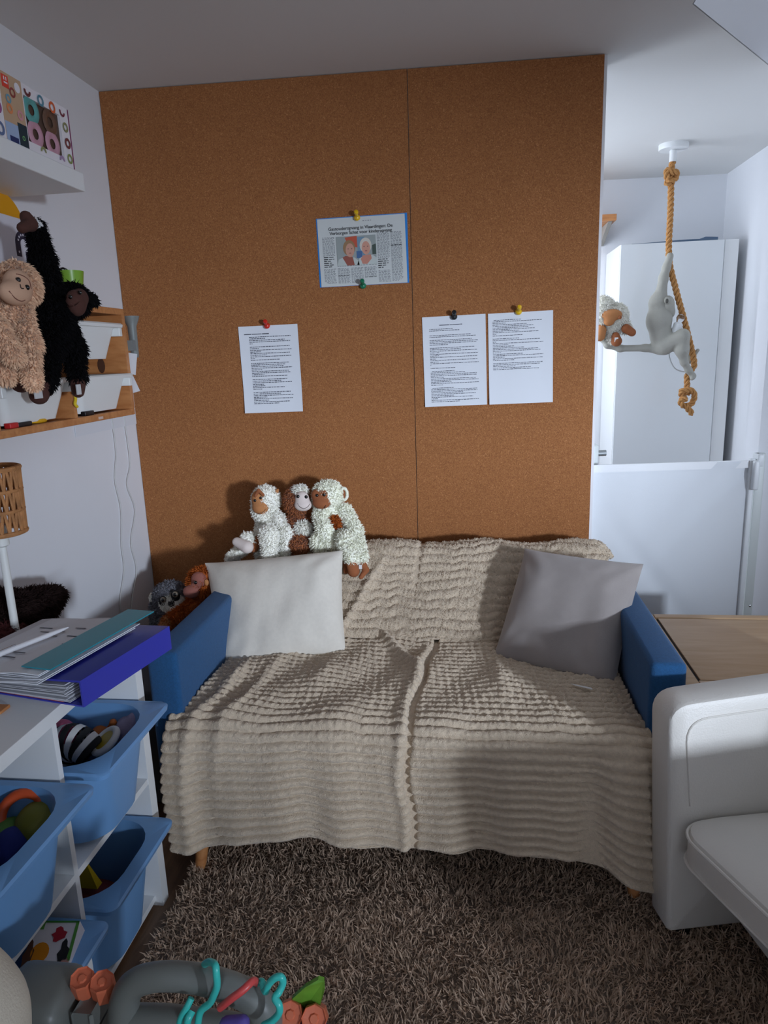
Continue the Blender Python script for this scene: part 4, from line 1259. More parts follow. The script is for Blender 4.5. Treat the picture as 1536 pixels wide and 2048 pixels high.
# ================================================================== PLUSH ANIMALS
FURW = mat('fur_white', (246, 244, 234), .95, vary=.05, vscale=30, sheen=.2, spec=.1)
FURC = mat('fur_cream', (246, 246, 230), .95, vary=.05, vscale=30, sheen=.2, spec=.1)
FURB = mat('fur_brown', (158, 96, 60), .95, vary=.12, vscale=40, sheen=.2, spec=.1)
FURK = mat('fur_black', (16, 15, 17), .95, vary=.2, vscale=40, spec=.1)
FURBG = mat('fur_beige', (236, 198, 164), .95, vary=.08, vscale=40, sheen=.2, spec=.1)
FURG = mat('fur_grey', (120, 120, 126), .95, vary=.1, vscale=40, spec=.1)
FURO = mat('fur_orange', (176, 92, 40), .95, vary=.15, vscale=40, spec=.1)
FURD = mat('fur_dark', (40, 28, 26), .95, vary=.2, vscale=40, spec=.1)
TAN = mat('felt_tan', (184, 124, 76), .9, vary=.05, vscale=60)
BRN = mat('felt_brown', (150, 88, 52), .9, vary=.05, vscale=60)
DKB = mat('felt_darkbrown', (74, 42, 34), .9, vary=.05, vscale=60)
PNK = mat('felt_pale', (222, 208, 200), .9)
PEACH = mat('felt_peach', (204, 164, 136), .9)
ROSE = mat('felt_rose', (150, 92, 80), .9)
EYE = mat('eye_black', (8, 8, 8), .15, coat=.5)
TAGW = mat('label_white', (226, 226, 226), .8)

def S(y):            # sofa plane: pixel -> world at depth y
    return lambda u, v, dy=0.0: at(u, v, 1, y + dy)
def eye(p, r, parent, name='eye'):
    V, Q = blob([('ell', p, (r, r * .8, r))], r / 4, r / 4)
    return mesh(name, V, Q, EYE, parent, True)
def smile(pts, r, parent, m=None, name='mouth'):
    return MB().tube(spline(pts, 6), r, 6).build(name, m or mat('stitch', (60, 40, 34), .8), parent, True)
def surf(prims, u, v, ax, lo, hi, k):
    """first hit of the pixel ray with the blob between planes lo and hi"""
    for val in np.linspace(lo, hi, 160):
        p = at(u, v, ax, val)
        if sdf_eval(prims, p[None], k)[0] < 0: return p
    return at(u, v, ax, hi)

FUR = 9000
# --- three on the sofa back
s_ = S(-.14)
mA = thing('plush_monkey', 'white plush monkey with tan face, left of the three on the sofa back', 'plush monkey', (*s_(535, 1100)[:2], .70), 'plush monkeys on the sofa back')
bodyA = [('ell', s_(532, 1000), (.047, .045, .050)), ('ell', s_(528, 1020), (.040, .045, .040)), ('ell', s_(541, 1062), (.053, .045, .066)),
         ('cap', s_(556, 1036, -.02), s_(574, 1070, -.05), .022, .021), ('cap', s_(574, 1070, -.05), s_(569, 1112, -.06), .021, .019),
         ('cap', s_(540, 1085, -.04), s_(537, 1068, -.10), .030, .027), ('cap', s_(537, 1068, -.10), s_(540, 1112, -.12), .026, .024),
         ('cap', s_(520, 1090, -.03), s_(494, 1076, -.09), .026, .020), ('cap', s_(500, 1085, -.02), s_(462, 1116, -.06), .022, .018),
         ('ell', s_(540, 1108, -.02), (.05, .045, .03))]
plush_part('body', bodyA, FURW, mA, FUR, .008, .0042, seed=11)
fA = [('ell', s_(517, 998, -.030), (.024, .020, .030)), ('ell', s_(521, 1015, -.036), (.028, .022, .024))]
plush_part('face', fA, TAN, mA, h=.004, k=.01)
plush_part('brow', [('cap', s_(511, 992, -.045), s_(517, 980, -.045), .006, .005), ('cap', s_(517, 980, -.045), s_(526, 990, -.045), .005, .006)], BRN, mA, h=.003, k=.004)
plush_part('ear', [('cap', s_(548, 992), s_(555, 980), .013, .006)], TAN, mA, h=.004)
for u_, v_ in ((510, 1001), (521, 996)): eye(surf(fA, u_, v_, 1, -.22, -.12, .01), .0052, mA)
smile([surf(fA, u_, v_, 1, -.22, -.12, .01) for u_, v_ in ((512, 1026), (519, 1027), (527, 1023), (531, 1018))], .0010, mA)
plush_part('foot', [('cap', s_(474, 1084, -.11), s_(494, 1094, -.12), .016, .022)], PNK, mA, h=.004)
plush_part('foot', [('cap', s_(512, 1080, -.07), s_(508, 1096, -.08), .016, .016)], BRN, mA, h=.004)

mB = thing('plush_monkey', 'brown plush monkey with white face, middle of the three on the sofa back', 'plush monkey', (*s_(600, 1100)[:2], .70), 'plush monkeys on the sofa back')
bodyB = [('ell', s_(593, 1002), (.043, .042, .047)), ('ell', s_(600, 1060), (.045, .04, .068)), ('ell', s_(602, 1088, -.05), (.036, .032, .028)),
         ('cap', s_(580, 1045, -.01), s_(588, 1085, -.05), .020, .018), ('ell', s_(600, 1108, -.02), (.045, .045, .03))]
plush_part('body', bodyB, FURB, mB, FUR, .008, .0042, seed=12)
plush_part('hair_tuft', [('ell', s_(600, 981, -.012), (.024, .020, .014))], FURW, mB, 900, .010, .004, h=.004, seed=13)
plush_part('chest_patch', [('ell', s_(606, 1058, -.035), (.028, .016, .026))], FURW, mB, 1200, .010, .004, h=.004, seed=14)
fB = [('ell', s_(604, 997, -.034), (.024, .020, .025)), ('ell', s_(606, 1010, -.040), (.030, .022, .021))]
plush_part('face', fB, PNK, mB, h=.004, k=.01)
plush_part('ear', [('ell', s_(572, 1010, -.005), (.008, .008, .016))], PNK, mB, h=.004)
for u_, v_ in ((596, 993), (612, 994)): eye(surf(fB, u_, v_, 1, -.24, -.12, .01), .0062, mB)
smile([surf(fB, u_, v_, 1, -.24, -.12, .01) for u_, v_ in ((595, 1007), (600, 1014), (608, 1017), (616, 1013), (619, 1008))], .0010, mB)

mC = thing('plush_monkey', 'cream plush monkey with brown face and ringed ear, right of the three', 'plush monkey', (*s_(665, 1100)[:2], .70), 'plush monkeys on the sofa back')
bodyC = [('ell', s_(656, 988), (.050, .046, .046)), ('ell', s_(652, 1002), (.044, .046, .042)), ('ell', s_(666, 1052), (.055, .045, .072)),
         ('cap', s_(640, 1030, -.03), s_(648, 1058, -.07), .024, .023), ('cap', s_(648, 1058, -.07), s_(663, 1086, -.07), .023, .021),
         ('cap', s_(690, 1022), s_(712, 1062, -.05), .024, .021), ('cap', s_(712, 1062, -.05), s_(724, 1118, -.13), .021, .019),
         ('cap', s_(680, 1076, -.03), s_(692, 1082, -.10), .032, .027), ('cap', s_(692, 1082, -.10), s_(704, 1116, -.145), .027, .024),
         ('ell', s_(638, 1085, -.06), (.030, .03, .034)), ('ell', s_(662, 1108, -.02), (.055, .045, .03))]
plush_part('body', bodyC, FURC, mC, FUR + 2000, .008, .0042, seed=15)
fC = [('ell', s_(633, 990, -.034), (.018, .016, .020)), ('ell', s_(649, 990, -.034), (.018, .016, .020)), ('ell', s_(643, 1006, -.042), (.030, .022, .020)), ('ell', s_(641, 996, -.036), (.024, .018, .016))]
plush_part('face', fC, BRN, mC, h=.004, k=.01)
er = thing  # noqa
P = []; F = []
ec = s_(688, 988, -.005)
for a in range(18):
    for j in range(8):
        aa = 2 * math.pi * a / 18; t = 2 * math.pi * j / 8
        P.append(ec + np.array(((.011 + .0048 * math.cos(t)) * math.cos(aa), .0048 * math.sin(t), (.020 + .0048 * math.cos(t)) * math.sin(aa))))
for a in range(18):
    for j in range(8): F.append((a * 8 + j, ((a + 1) % 18) * 8 + j, ((a + 1) % 18) * 8 + (j + 1) % 8, a * 8 + (j + 1) % 8))
V_ = np.array(P); Q_ = np.array(F)
rr_ = np.random.default_rng(3); p_, n_ = quad_points(V_, Q_, 500, rr_); fv, ff = tufts(p_, n_, .006, .003, rr_)
er = mesh('ear', np.concatenate([V_, fv]), np.concatenate([Q_[:, [0, 1, 2]], Q_[:, [0, 2, 3]], ff + len(V_)]), FURC, mC, True)
plush_part('ear_lining', [('ell', ec + np.array((-.002, .002, 0)), (.010, .004, .018))], BRN, er, h=.003, k=.003)
plush_part('chest_patch', [('ell', s_(669, 1048, -.037), (.022, .016, .027))], FURO, mC, 1000, .009, .004, h=.004, seed=16)
for u_, v_ in ((634, 991), (648, 990)): eye(surf(fC, u_, v_, 1, -.24, -.12, .01), .0056, mC)
smile([surf(fC, u_, v_, 1, -.24, -.12, .01) for u_, v_ in ((634, 1016), (641, 1018), (648, 1016), (652, 1010))], .0010, mC)
plush_part('foot', [('cap', s_(703, 1126, -.150), s_(707, 1142, -.155), .019, .020)], BRN, mC, h=.004)
plush_part('foot', [('cap', s_(692, 1128, -.135), s_(692, 1142, -.14), .010, .010)], BRN, mC, h=.004)
plush_part('hand', [('cap', s_(723, 1124, -.135), s_(732, 1140, -.14), .014, .010), ('cap', s_(732, 1140, -.14), s_(722, 1154, -.15), .010, .008)], BRN, mC, h=.004, k=.006)
MB().box(s_(718, 1138, -.155), s_(718, 1138, -.155) + np.array((.010, .001, .014))).build('sewn_label', TAGW, mC)

# --- lemur and orang-utan in the corner left of the sofa
bx_ = tag(MB().box((.03, -.62, 0), (.385, -.04, .38), .02).build('storage_box', mat('box_grey', (70, 72, 76), .8), None, True), 'dark grey box wedged between wall and left sofa arm', 'box')
s_ = S(-.29)
mL = thing('plush_lemur', 'grey and white plush lemur with black eye patches in the corner', 'plush lemur', (*s_(340, 1260)[:2], .38))
bodyL = [('ell', s_(342, 1192), (.058, .05, .050)), ('cap', s_(330, 1225), (s_(330, 1240)[0], -.29, .42), .045, .045), ('cap', s_(312, 1212), s_(318, 1255), .02, .02)]
plush_part('body', bodyL, FURG, mL, 6000, .008, .004, seed=21)
plush_part('face', [('ell', s_(344, 1206, -.036), (.042, .026, .032))], FURW, mL, 2200, .006, .0035, h=.004, seed=22)
fL = [('ell', s_(327, 1203, -.052), (.016, .010, .019)), ('ell', s_(351, 1191, -.052), (.016, .010, .019)), ('ell', s_(343, 1207, -.056), (.013, .010, .012))]
plush_part('eye_patch', fL, mat('felt_black', (12, 12, 14), .8), mL, h=.003, k=.006)
for u_, v_ in ((326, 1200), (350, 1189)):
    c_ = s_(u_, v_, -.064)
    o = MB().lathe([(0, .004), (.0075, .003), (.0095, .001), (.0100, -.002)], c_, (0, -1, .1), 18).build('eye', mat('eye_ring', (120, 108, 92), .3), mL, True)
    MB().lathe([(0, .0062), (.004, .0055), (.0062, .003)], c_, (0, -1, .1), 16).build('pupil', EYE, o, True)
plush_part('ear', [('ell', s_(306, 1196), (.010, .01, .016))], FURW, mL, 300, .006, .003, h=.004)
s_ = S(-.31)
mO = thing('plush_orangutan', 'orange plush orang-utan with rose face lying behind the left sofa arm', 'plush monkey', (*s_(385, 1230)[:2], .38))
bodyO = [('ell', s_(408, 1165), (.050, .045, .052)), ('ell', s_(402, 1212), (.046, .046, .050)), ('cap', s_(378, 1218, -.03), s_(340, 1242, -.09), .022, .021), ('cap', s_(398, 1225), (s_(398, 1225)[0], -.31, .42), .044, .044)]
plush_part('body', bodyO, FURO, mO, 7000, .013, .004, seed=23)
fO = [('ell', s_(398, 1160, -.035), (.026, .020, .028)), ('ell', s_(383, 1183, -.045), (.028, .022, .022))]
plush_part('face', fO, ROSE, mO, h=.004, k=.012)
eye(s_(391, 1165, -.068), .006, mO)
plush_part('ear', [('ell', s_(413, 1165, -.045), (.008, .006, .012))], TAN, mO, h=.003)
plush_part('hand', [('cap', s_(334, 1244, -.10), s_(329, 1252, -.11), .018, .015)], TAN, mO, 300, .008, .003, h=.004)

# --- hanging in front of the pine unit
W_ = lambda x: (lambda u, v, dx=0.0: at(u, v, 0, x + dx))
s_ = W_(.262)
mK = thing('plush_gorilla', 'black plush ape hanging by one arm in front of the pine unit', 'plush ape', tuple(s_(105, 785)))
bodyK = [('cap', s_(72, 455), s_(86, 520), .015, .020), ('cap', s_(86, 520), s_(106, 595), .020, .024), ('ell', s_(102, 642), (.040, .040, .058)), ('ell', s_(98, 675), (.038, .038, .04)), ('ell', s_(147, 600, .012), (.034, .036, .036)), ('cap', s_(112, 612), s_(140, 605), .03, .03),
         ('cap', s_(122, 625, .012), s_(148, 700, .02), .020, .020), ('cap', s_(148, 700, .02), s_(155, 755, .02), .020, .016), ('cap', s_(92, 690), s_(84, 760), .032, .026)]
plush_part('body', bodyK, FURK, mK, 15000, .012, .0042, seed=31, jit=.45, droop=1.0)
plush_part('face', [('ell', s_(152, 606, .045), (.020, .030, .030)), ('ell', s_(160, 596, .040), (.018, .022, .022))], DKB, mK, h=.004, k=.012)
for u_, v_ in ((141, 594), (160, 585)): eye(s_(u_, v_, .066), .005, mK)
smile([s_(140, 606, .066), s_(150, 612, .068), s_(160, 604, .066)], .0012, mK, DKB)
plush_part('ear', [('cap', s_(176, 598, .01), s_(192, 606, .01), .016, .007)], FURK, mK, 500, .008, .004, h=.004)
plush_part('hand', [('cap', s_(60, 448, .005), s_(52, 434, .005), .016, .013), ('cap', s_(60, 448, .01), s_(44, 456, .015), .014, .011)], DKB, mK, h=.004, k=.008)
plush_part('wrist_strap', [('cap', s_(69, 450), s_(71, 452), .0165, .0165)], TAGW, mK, h=.004)
for nm, cc in (('hand', (156, 775, .02)), ('foot', (78, 782, 0))):
    q = s_(cc[0], cc[1] - 8, cc[2]); q2 = s_(cc[0], cc[1] + 8, cc[2])
    big = nm == 'foot'
    o = plush_part(nm, [('cap', q, q2, .018 if not big else .024, .015 if not big else .021)] + ([('cap', q, s_(97, 783), .012, .011)] if big else []), DKB, mK, h=.004, k=.008)
    c_ = s_(cc[0] + (1 if not big else -2), cc[1] + 4, cc[2] + (.0165 if not big else .0225))
    MB().box(c_ + np.array((-.002, -.008 if not big else -.013, -.012)), c_ + np.array((.0025, .008 if not big else .013, .012)), .001).build('hook_pad', mat('velcro', (200, 200, 200), .9), o)
s_ = W_(.300)
mE = thing('plush_monkey', 'beige plush monkey with smiling face hanging beside the black ape', 'plush monkey', tuple(s_(30, 770)))
bodyE = [('ell', s_(34, 571), (.042, .045, .044)), ('ell', s_(8, 640), (.034, .036, .048)), ('ell', s_(0, 686), (.030, .034, .034)), ('cap', s_(24, 600), s_(18, 618), .030, .034), ('cap', s_(40, 616, .02), s_(60, 690, .05), .018, .017), ('cap', s_(60, 690, .05), s_(63, 748, .05), .017, .014),
         ('cap', s_(-10, 650, .035), s_(26, 712, .05), .018, .016), ('cap', s_(6, 700), s_(8, 745), .026, .022)]
plush_part('body', bodyE, FURBG, mE, 13000, .009, .0036, seed=32, jit=.35, droop=1.0)
fE = [('ell', s_(36, 570, .036), (.022, .036, .030)), ('ell', s_(30, 586, .044), (.022, .040, .024))]
plush_part('face', fE, PEACH, mE, h=.004, k=.012)
for u_, v_ in ((36, 560), (54, 575)): eye(surf(fE, u_, v_, 0, .40, .30, .012), .0055, mE)
smile([surf(fE, u_, v_, 0, .40, .30, .012) for u_, v_ in ((18, 582), (30, 596), (42, 602), (50, 600))], .0013, mE, mat('stitch_brown', (120, 76, 60), .8))
smile([surf(fE, u_, v_, 0, .40, .30, .012) for u_, v_ in ((40, 569), (42, 576), (47, 577))], .0013, mE, name='nose')
smile([surf(bodyE + fE, u_, v_, 0, .40, .30, .012) for u_, v_ in ((32, 548), (46, 552), (58, 562), (62, 578))], .0013, mE, mat('stitch_brown', (120, 76, 60), .8), 'brow')
plush_part('hand', [('cap', s_(63, 752, .05), s_(66, 766, .05), .018, .016)], FURBG, mE, 900, .006, .003, h=.004)
plush_part('hand', [('cap', s_(26, 712, .05), s_(36, 716, .055), .018, .014)], FURBG, mE, 600, .006, .003, h=.004)
plush_part('foot', [('cap', s_(44, 756, -.01), s_(42, 764, -.01), .024, .022)], DKB, mE, h=.004)

# --- dark plush behind the lamp
s_ = W_(.115)
mG = thing('plush_gorilla', 'dark brown plush gorilla lying on the white frame behind the lamp', 'plush ape', (.12, -.98, FZ))
gz = lambda u, v, dx=0: np.maximum(s_(u, v, dx), (-9, -9, FZ + .03))
bodyG = [('ell', gz(10, 1245), (.06, .085, .075)), ('ell', gz(70, 1262), (.05, .08, .050)), ('cap', gz(95, 1262), gz(122, 1280), .035, .026)]
plush_part('body', bodyG, FURD, mG, 9000, .012, .0045, seed=41)
plush_part('hand', [('cap', gz(126, 1276), gz(130, 1284), .018, .016)], BRN, mG, h=.004)
plush_part('belly_patch', [('ell', gz(15, 1285, .05), (.03, .05, .03))], mat('maroon', (74, 26, 26), .9), mG, 800, .009, .004, h=.004, seed=42)
# ================================================================== HALL
GLOSS = mat('gloss_white', (226, 230, 232), .18)
cab = thing('tall_cabinet', 'tall glossy white cabinet standing in the hall', 'cabinet', (2.21, 1.5, 0))
CX0, CX1, CY, CZ = 1.937, 2.487, 1.30, 1.816
MB().box((CX0, CY + .02, .0), (CX1, 1.67, CZ), .002).build('carcass', WHITE, cab)
MB().box((CX0 + .002, CY, .06), (2.420, CY + .019, CZ - .001), .002).build('door', GLOSS, cab)
MB().box((2.423, CY + .006, .06), (CX1, CY + .019, CZ - .001), .001).build('filler_strip', WHITE, cab)
P = []; F = []
cl = MB()
n = 14
for i in range(n + 1):
    a = i / n; x = CX0 + .06 + .40 * a
    zz = CZ + .004 + .012 * max(0, math.sin(a * 3.0)) * a + .010 * (a > .85)
    P += [(x, CY + .03, CZ + .0005), (x, CY + .03, zz), (x, CY + .30, zz + .004), (x, CY + .30, CZ + .0005)]
for i in range(n):
    for j in range(3): F.append((i * 4 + j, i * 4 + j + 1, i * 4 + j + 5, i * 4 + j + 4))
F += [(0, 3, 2, 1), (n * 4, n * 4 + 1, n * 4 + 2, n * 4 + 3)]
tag(cl.add(P, F).build('folded_cloth', mat('slate_cloth', (96, 116, 140), .9)), 'flat slate blue cloth lying on the tall cabinet', 'cloth')
hs = thing('wall_shelf', 'short wooden shelf end showing behind the cork partition', 'shelf', (1.6, 1.55, 1.95))
MB().box((1.25, 1.42, 1.948), (1.936, 1.674, 1.978), .001).build('board', PINE, hs)
MB().add([(1.90, 1.44, 1.947), (1.92, 1.44, 1.947), (1.90, 1.673, 1.86), (1.92, 1.673, 1.86), (1.90, 1.673, 1.947), (1.92, 1.673, 1.947)], [(0, 1, 3, 2), (0, 4, 5, 1), (2, 3, 5, 4), (0, 2, 4), (1, 5, 3)]).build('bracket', mat('grey_paint', (150, 146, 138), .6), hs)
# --- rope lamp with climbing monkey
LY = 1.05
s_ = lambda u, v, dy=0.0: at(u, v, 1, LY + dy)
can = s_(1347, 297); can[2] = zc(can[0], LY)
rl = thing('pendant_lamp', 'rope pendant lamp with grey resin monkey climbing it', 'lamp', (can[0], LY, can[2] - 1.2))
MB().lathe([(.001, 0), (.062, 0), (.062, -.020), (.060, -.023), (.012, -.023), (.012, -.026), (.0155, -.026), (.0155, -.072), (.001, -.072)], can + np.array((0, 0, .0)), (0, 0, 1), 32).build('ceiling_cup', WHITE, rl, True)
ROPE = mat('hemp_rope', (196, 142, 84), .9, vary=.2, vscale=200, bump=.4, bscale=500)
def rope(mb, pts, R_=.0145, pitch=.066, strands=3):
    pts = spline(pts, 10); P = np.array(pts)
    L = np.concatenate([[0], np.cumsum(np.linalg.norm(np.diff(P, axis=0), axis=1))])
    n = max(8, int(L[-1] / .006)); q = np.linspace(0, L[-1], n)
    C = np.stack([np.interp(q, L, P[:, i]) for i in range(3)], -1)
    T = np.gradient(C, axis=0); T /= np.linalg.norm(T, axis=1)[:, None]
    N = np.cross(T[0], (0, 1, .3)); N /= np.linalg.norm(N)
    fr_ = []
    for i in range(n):
        N = N - T[i] * (N @ T[i]); N /= np.linalg.norm(N); fr_.append((N.copy(), np.cross(T[i], N)))
    for s in range(strands):
        pp_ = []
        for i in range(n):
            a = 2 * math.pi * (q[i] / pitch + s / strands)
            pp_.append(C[i] + R_ * .56 * (math.cos(a) * fr_[i][0] + math.sin(a) * fr_[i][1]))
        mb.tube(pp_, R_ * .46, 7)
rp = MB()
top = can - np.array((0, 0, .07))
rope(rp, [top, s_(1343, 340), s_(1341, 420), s_(1338, 515), s_(1352, 580), s_(1371, 650), s_(1386, 712), s_(1388, 732), s_(1380, 742), s_(1372, 744)])
rope(rp, [s_(1374, 748), s_(1374, 770), s_(1374, 790)])
rope(rp, [s_(1338, 362, -.01), s_(1333, 350, -.02), s_(1336, 340, -.02), s_(1346, 344, -.022), s_(1353, 346, -.01), s_(1350, 358, .0), s_(1340, 364, -.02), s_(1334, 366, -.012), s_(1344, 342, -.005)])
rope(rp, [s_(1366, 796, -.005), s_(1362, 784, -.015), s_(1372, 780, -.02), s_(1384, 782, -.01), s_(1389, 792, 0), s_(1384, 806, .005), s_(1376, 812, 0), s_(1364, 810, -.02), s_(1362, 800, -.02), s_(1374, 798, -.022)])
rope(rp, [s_(1370, 808, -.012), s_(1374, 816, -.01), s_(1384, 826, -.005)])
rp.build('rope', ROPE, rl, True)
MB().tube([s_(1378, 826), s_(1385, 826)], [.011, .015], 10).build('rope_end', ROPE, rl, True)
GREYR = mat('grey_resin', (168, 166, 156), .7, bump=.15, bscale=90)
mk_ = [('cap', s_(1340, 512, -.012), s_(1333, 535, -.012), .016, .017), ('cap', s_(1333, 535, -.012), s_(1327, 556, -.01), .017, .021), ('cap', s_(1327, 556, -.01), s_(1322, 585), .019, .026),
       ('ell', s_(1317, 606), (.044, .045, .05)), ('ell', s_(1318, 640), (.058, .055, .075)), ('ell', s_(1322, 670), (.050, .052, .055)), ('ell', s_(1326, 690), (.048, .05, .042)),
       ('cap', s_(1330, 692, -.02), s_(1364, 672, -.06), .040, .030), ('cap', s_(1366, 672, -.06), s_(1364, 700, -.05), .030, .030), ('cap', s_(1364, 700, -.05), s_(1368, 724, -.035), .030, .016),
       ('cap', s_(1368, 724, -.035), s_(1377, 740, -.02), .016, .015), ('cap', s_(1377, 740, -.02), s_(1386, 752, -.01), .014, .012), ('cap', s_(1386, 752, -.01), s_(1384, 757, -.02), .011, .010),
       ('cap', s_(1330, 692, .04), s_(1372, 690, .05), .032, .022), ('cap', s_(1372, 690, .05), s_(1380, 722, .03), .02, .014), ('cap', s_(1382, 718, .02), s_(1396, 700, .01), .012, .008),
       ('cap', s_(1318, 698), s_(1290, 696), .024, .016), ('cap', s_(1290, 696), s_(1240, 697), .016, .015), ('cap', s_(1240, 697), s_(1215, 690), .015, .015), ('cap', s_(1215, 690), s_(1204, 676, .01), .015, .014), ('cap', s_(1204, 676, .01), s_(1216, 664, .02), .014, .012)]
plush_part('monkey_body', mk_, GREYR, rl, h=.006, k=.014)
hd = plush_part('monkey_head', [('ell', s_(1335, 610, -.01), (.030, .040, .042)), ('ell', s_(1340, 624, .0), (.022, .03, .030)), ('cap', s_(1326, 606), s_(1334, 606), .03, .02)], GREYR, rl, h=.005, k=.012)
plush_part('ear', [('ell', s_(1334, 601, -.050), (.013, .008, .017))], GREYR, hd, h=.003)
plush_part('ear_hollow', [('ell', s_(1334, 602, -.057), (.007, .004, .011))], mat('resin_dark', (92, 90, 84), .8), hd, h=.002, k=.003)
bs = s_(1347, 676, -.02); bt = s_(1359, 642, -.02); dd = (bt - bs) / np.linalg.norm(bt - bs)
lh = MB().lathe([(.016, 0), (.0205, .004), (.0205, .064), (.015, .070), (0, .070)], bs, dd, 22).build('lamp_holder', WHITE, rl, True)
MB().lathe([(.012, .069), (.013, .074), (.019, .090), (.015, .104), (0, .110)], bs, dd, 20).build('bulb', mat('clear_glass', (245, 245, 245), .03, trans=1.0), lh, True)
MB().tube(spline([s_(1338, 692, .03), s_(1339, 715, .04), s_(1348, 735, .03), s_(1360, 742, .02), s_(1372, 744, .01)], 8), .0028, 8).build('cable', mat('grey_cable', (176, 178, 178), .5), rl, True)
# --- white plush hung on the tail
s_ = lambda u, v, dy=0.0: at(u, v, 1, 1.02 + dy)
hp = thing('plush_dog', 'white plush toy with orange paws hanging on the lamp monkey tail', 'plush toy', tuple(s_(1222, 690)))
plush_part('body', [('ell', s_(1205, 625), (.055, .05, .07)), ('ell', s_(1228, 632), (.06, .05, .055)), ('cap', s_(1235, 645), s_(1250, 655), .03, .026), ('cap', s_(1222, 650), s_(1226, 676), .034, .024), ('cap', s_(1200, 640), s_(1198, 668), .03, .026)], FURW, hp, 5000, .012, .0045, seed=51)
plush_part('face', [('ell', s_(1224, 630, -.05), (.045, .020, .026)), ('ell', s_(1218, 643, -.045), (.024, .018, .020))], TAN, hp, h=.004)
plush_part('nose', [('ell', s_(1240, 635, -.066), (.008, .006, .008))], BRN, hp, h=.002)
plush_part('paw', [('cap', s_(1252, 657, -.03), s_(1264, 665, -.03), .021, .018)], BRN, hp, h=.004)
o = plush_part('paw', [('cap', s_(1231, 672, -.03), s_(1233, 682, -.03), .018, .025)], BRN, hp, h=.004)
q = s_(1229, 684, -.052); MB().box(q, q + np.array((.016, .002, .020)), .0005).build('sewn_label', TAGW, o)
plush_part('paw', [('cap', s_(1202, 660, -.03), s_(1200, 672, -.03), .024, .024)], TAN, hp, h=.004)

# ================================================================== SAFETY GATE
gt = thing('safety_gate', 'white retractable fabric safety gate closing the hall', 'safety gate', (1.9, .06, 0))
def gate_fabric():
    m = mat('gate_fabric', (232, 236, 240), .8, bump=.1, bscale=900)
    nt = m.node_tree; b = nt.nodes['Principled BSDF']; out = nt.nodes['Material Output']
    t = nt.nodes.new('ShaderNodeBsdfTranslucent'); t.inputs['Color'].default_value = srgb(236, 240, 244)
    mx = nt.nodes.new('ShaderNodeMixShader'); mx.inputs[0].default_value = .12
    nt.links.new(b.outputs[0], mx.inputs[1]); nt.links.new(t.outputs[0], mx.inputs[2]); nt.links.new(mx.outputs[0], out.inputs['Surface'])
    return m
GX0, GX1, GY, GZ0, GZ1 = 1.634, 2.150, .055, .10, .932
nx, nz = 40, 50
U, Wv = np.meshgrid(np.linspace(0, 1, nx), np.linspace(0, 1, nz), indexing='ij')
Xg = GX0 + (GX1 - GX0) * U; Zg = GZ0 + (GZ1 - GZ0) * Wv + .010 * U * Wv
d1 = (Wv - (.25 + .72 * U)); d2 = (Wv - (.85 - .8 * U))
Yg = GY + .010 * np.exp(-(d1 / .05) ** 2) * U - .010 * np.exp(-((d1 - .12) / .06) ** 2) * U + .006 * np.exp(-(d2 / .06) ** 2) * np.sin(U * 3.1)
I = np.arange(nx * nz).reshape(nx, nz); q = np.stack([I[:-1, :-1], I[1:, :-1], I[1:, 1:], I[:-1, 1:]], -1).reshape(-1, 4)
Pg = np.stack([Xg, Yg, Zg], -1).reshape(-1, 3)
mesh('fabric', np.concatenate([Pg, Pg + np.array((0, .0015, 0))]), np.concatenate([q, q[:, ::-1] + nx * nz]), gate_fabric(), gt, True)
MB().add([(GX0, GY - .003, GZ1 - .024), (GX1, GY - .003, GZ1 - .014), (GX1, GY - .003, GZ1 + .012), (GX0, GY - .003, GZ1 + .002), (GX0, GY + .005, GZ1 - .024), (GX1, GY + .005, GZ1 - .014), (GX1, GY + .005, GZ1 + .012), (GX0, GY + .005, GZ1 + .002)],
         [(0, 1, 2, 3), (7, 6, 5, 4), (0, 4, 5, 1), (1, 5, 6, 2), (2, 6, 7, 3), (3, 7, 4, 0)]).build('top_hem', mat('hem_white', (236, 238, 240), .7), gt)
MB().box((2.146, GY - .010, GZ0), (2.164, GY + .012, .95), .004).build('pull_bar', mat('gate_plastic', (222, 226, 228), .4), gt, True)
MB().box((2.172, .062, .08), (2.200, .089, .965), .002).build('wall_strip', mat('gate_plastic2', (204, 210, 208), .4), gt, True)
MB().box((2.152, GY - .030, .845), (2.172, GY + .01, .945), .006).build('catch', mat('gate_plastic', (222, 226, 228), .4), gt, True)
MB().box((2.166, GY - .02, .925), (2.186, GY + .03, .965), .003).build('catch', mat('gate_plastic', (222, 226, 228), .4), gt, True)
for z in (.94, .42): MB().lathe([(0, .001), (.004, 0), (.004, -.004)], (2.191, .0615, z), (0, -1, 0), 12).build('screw', mat('steel', (180, 180, 186), .25, metal=1), gt)
MB().lathe([(.026, .0), (.026, .99), (.020, .995)], (1.640, .150, 0), (0, 0, 1), 18).build('housing', mat('gate_plastic2', (204, 210, 208), .4), gt, True)
MB().tube([(1.63, .19, .955), (1.70, .19, .957)], .011, 14).build('handle', mat('steel_brushed', (176, 182, 184), .3, metal=.9), gt, True)
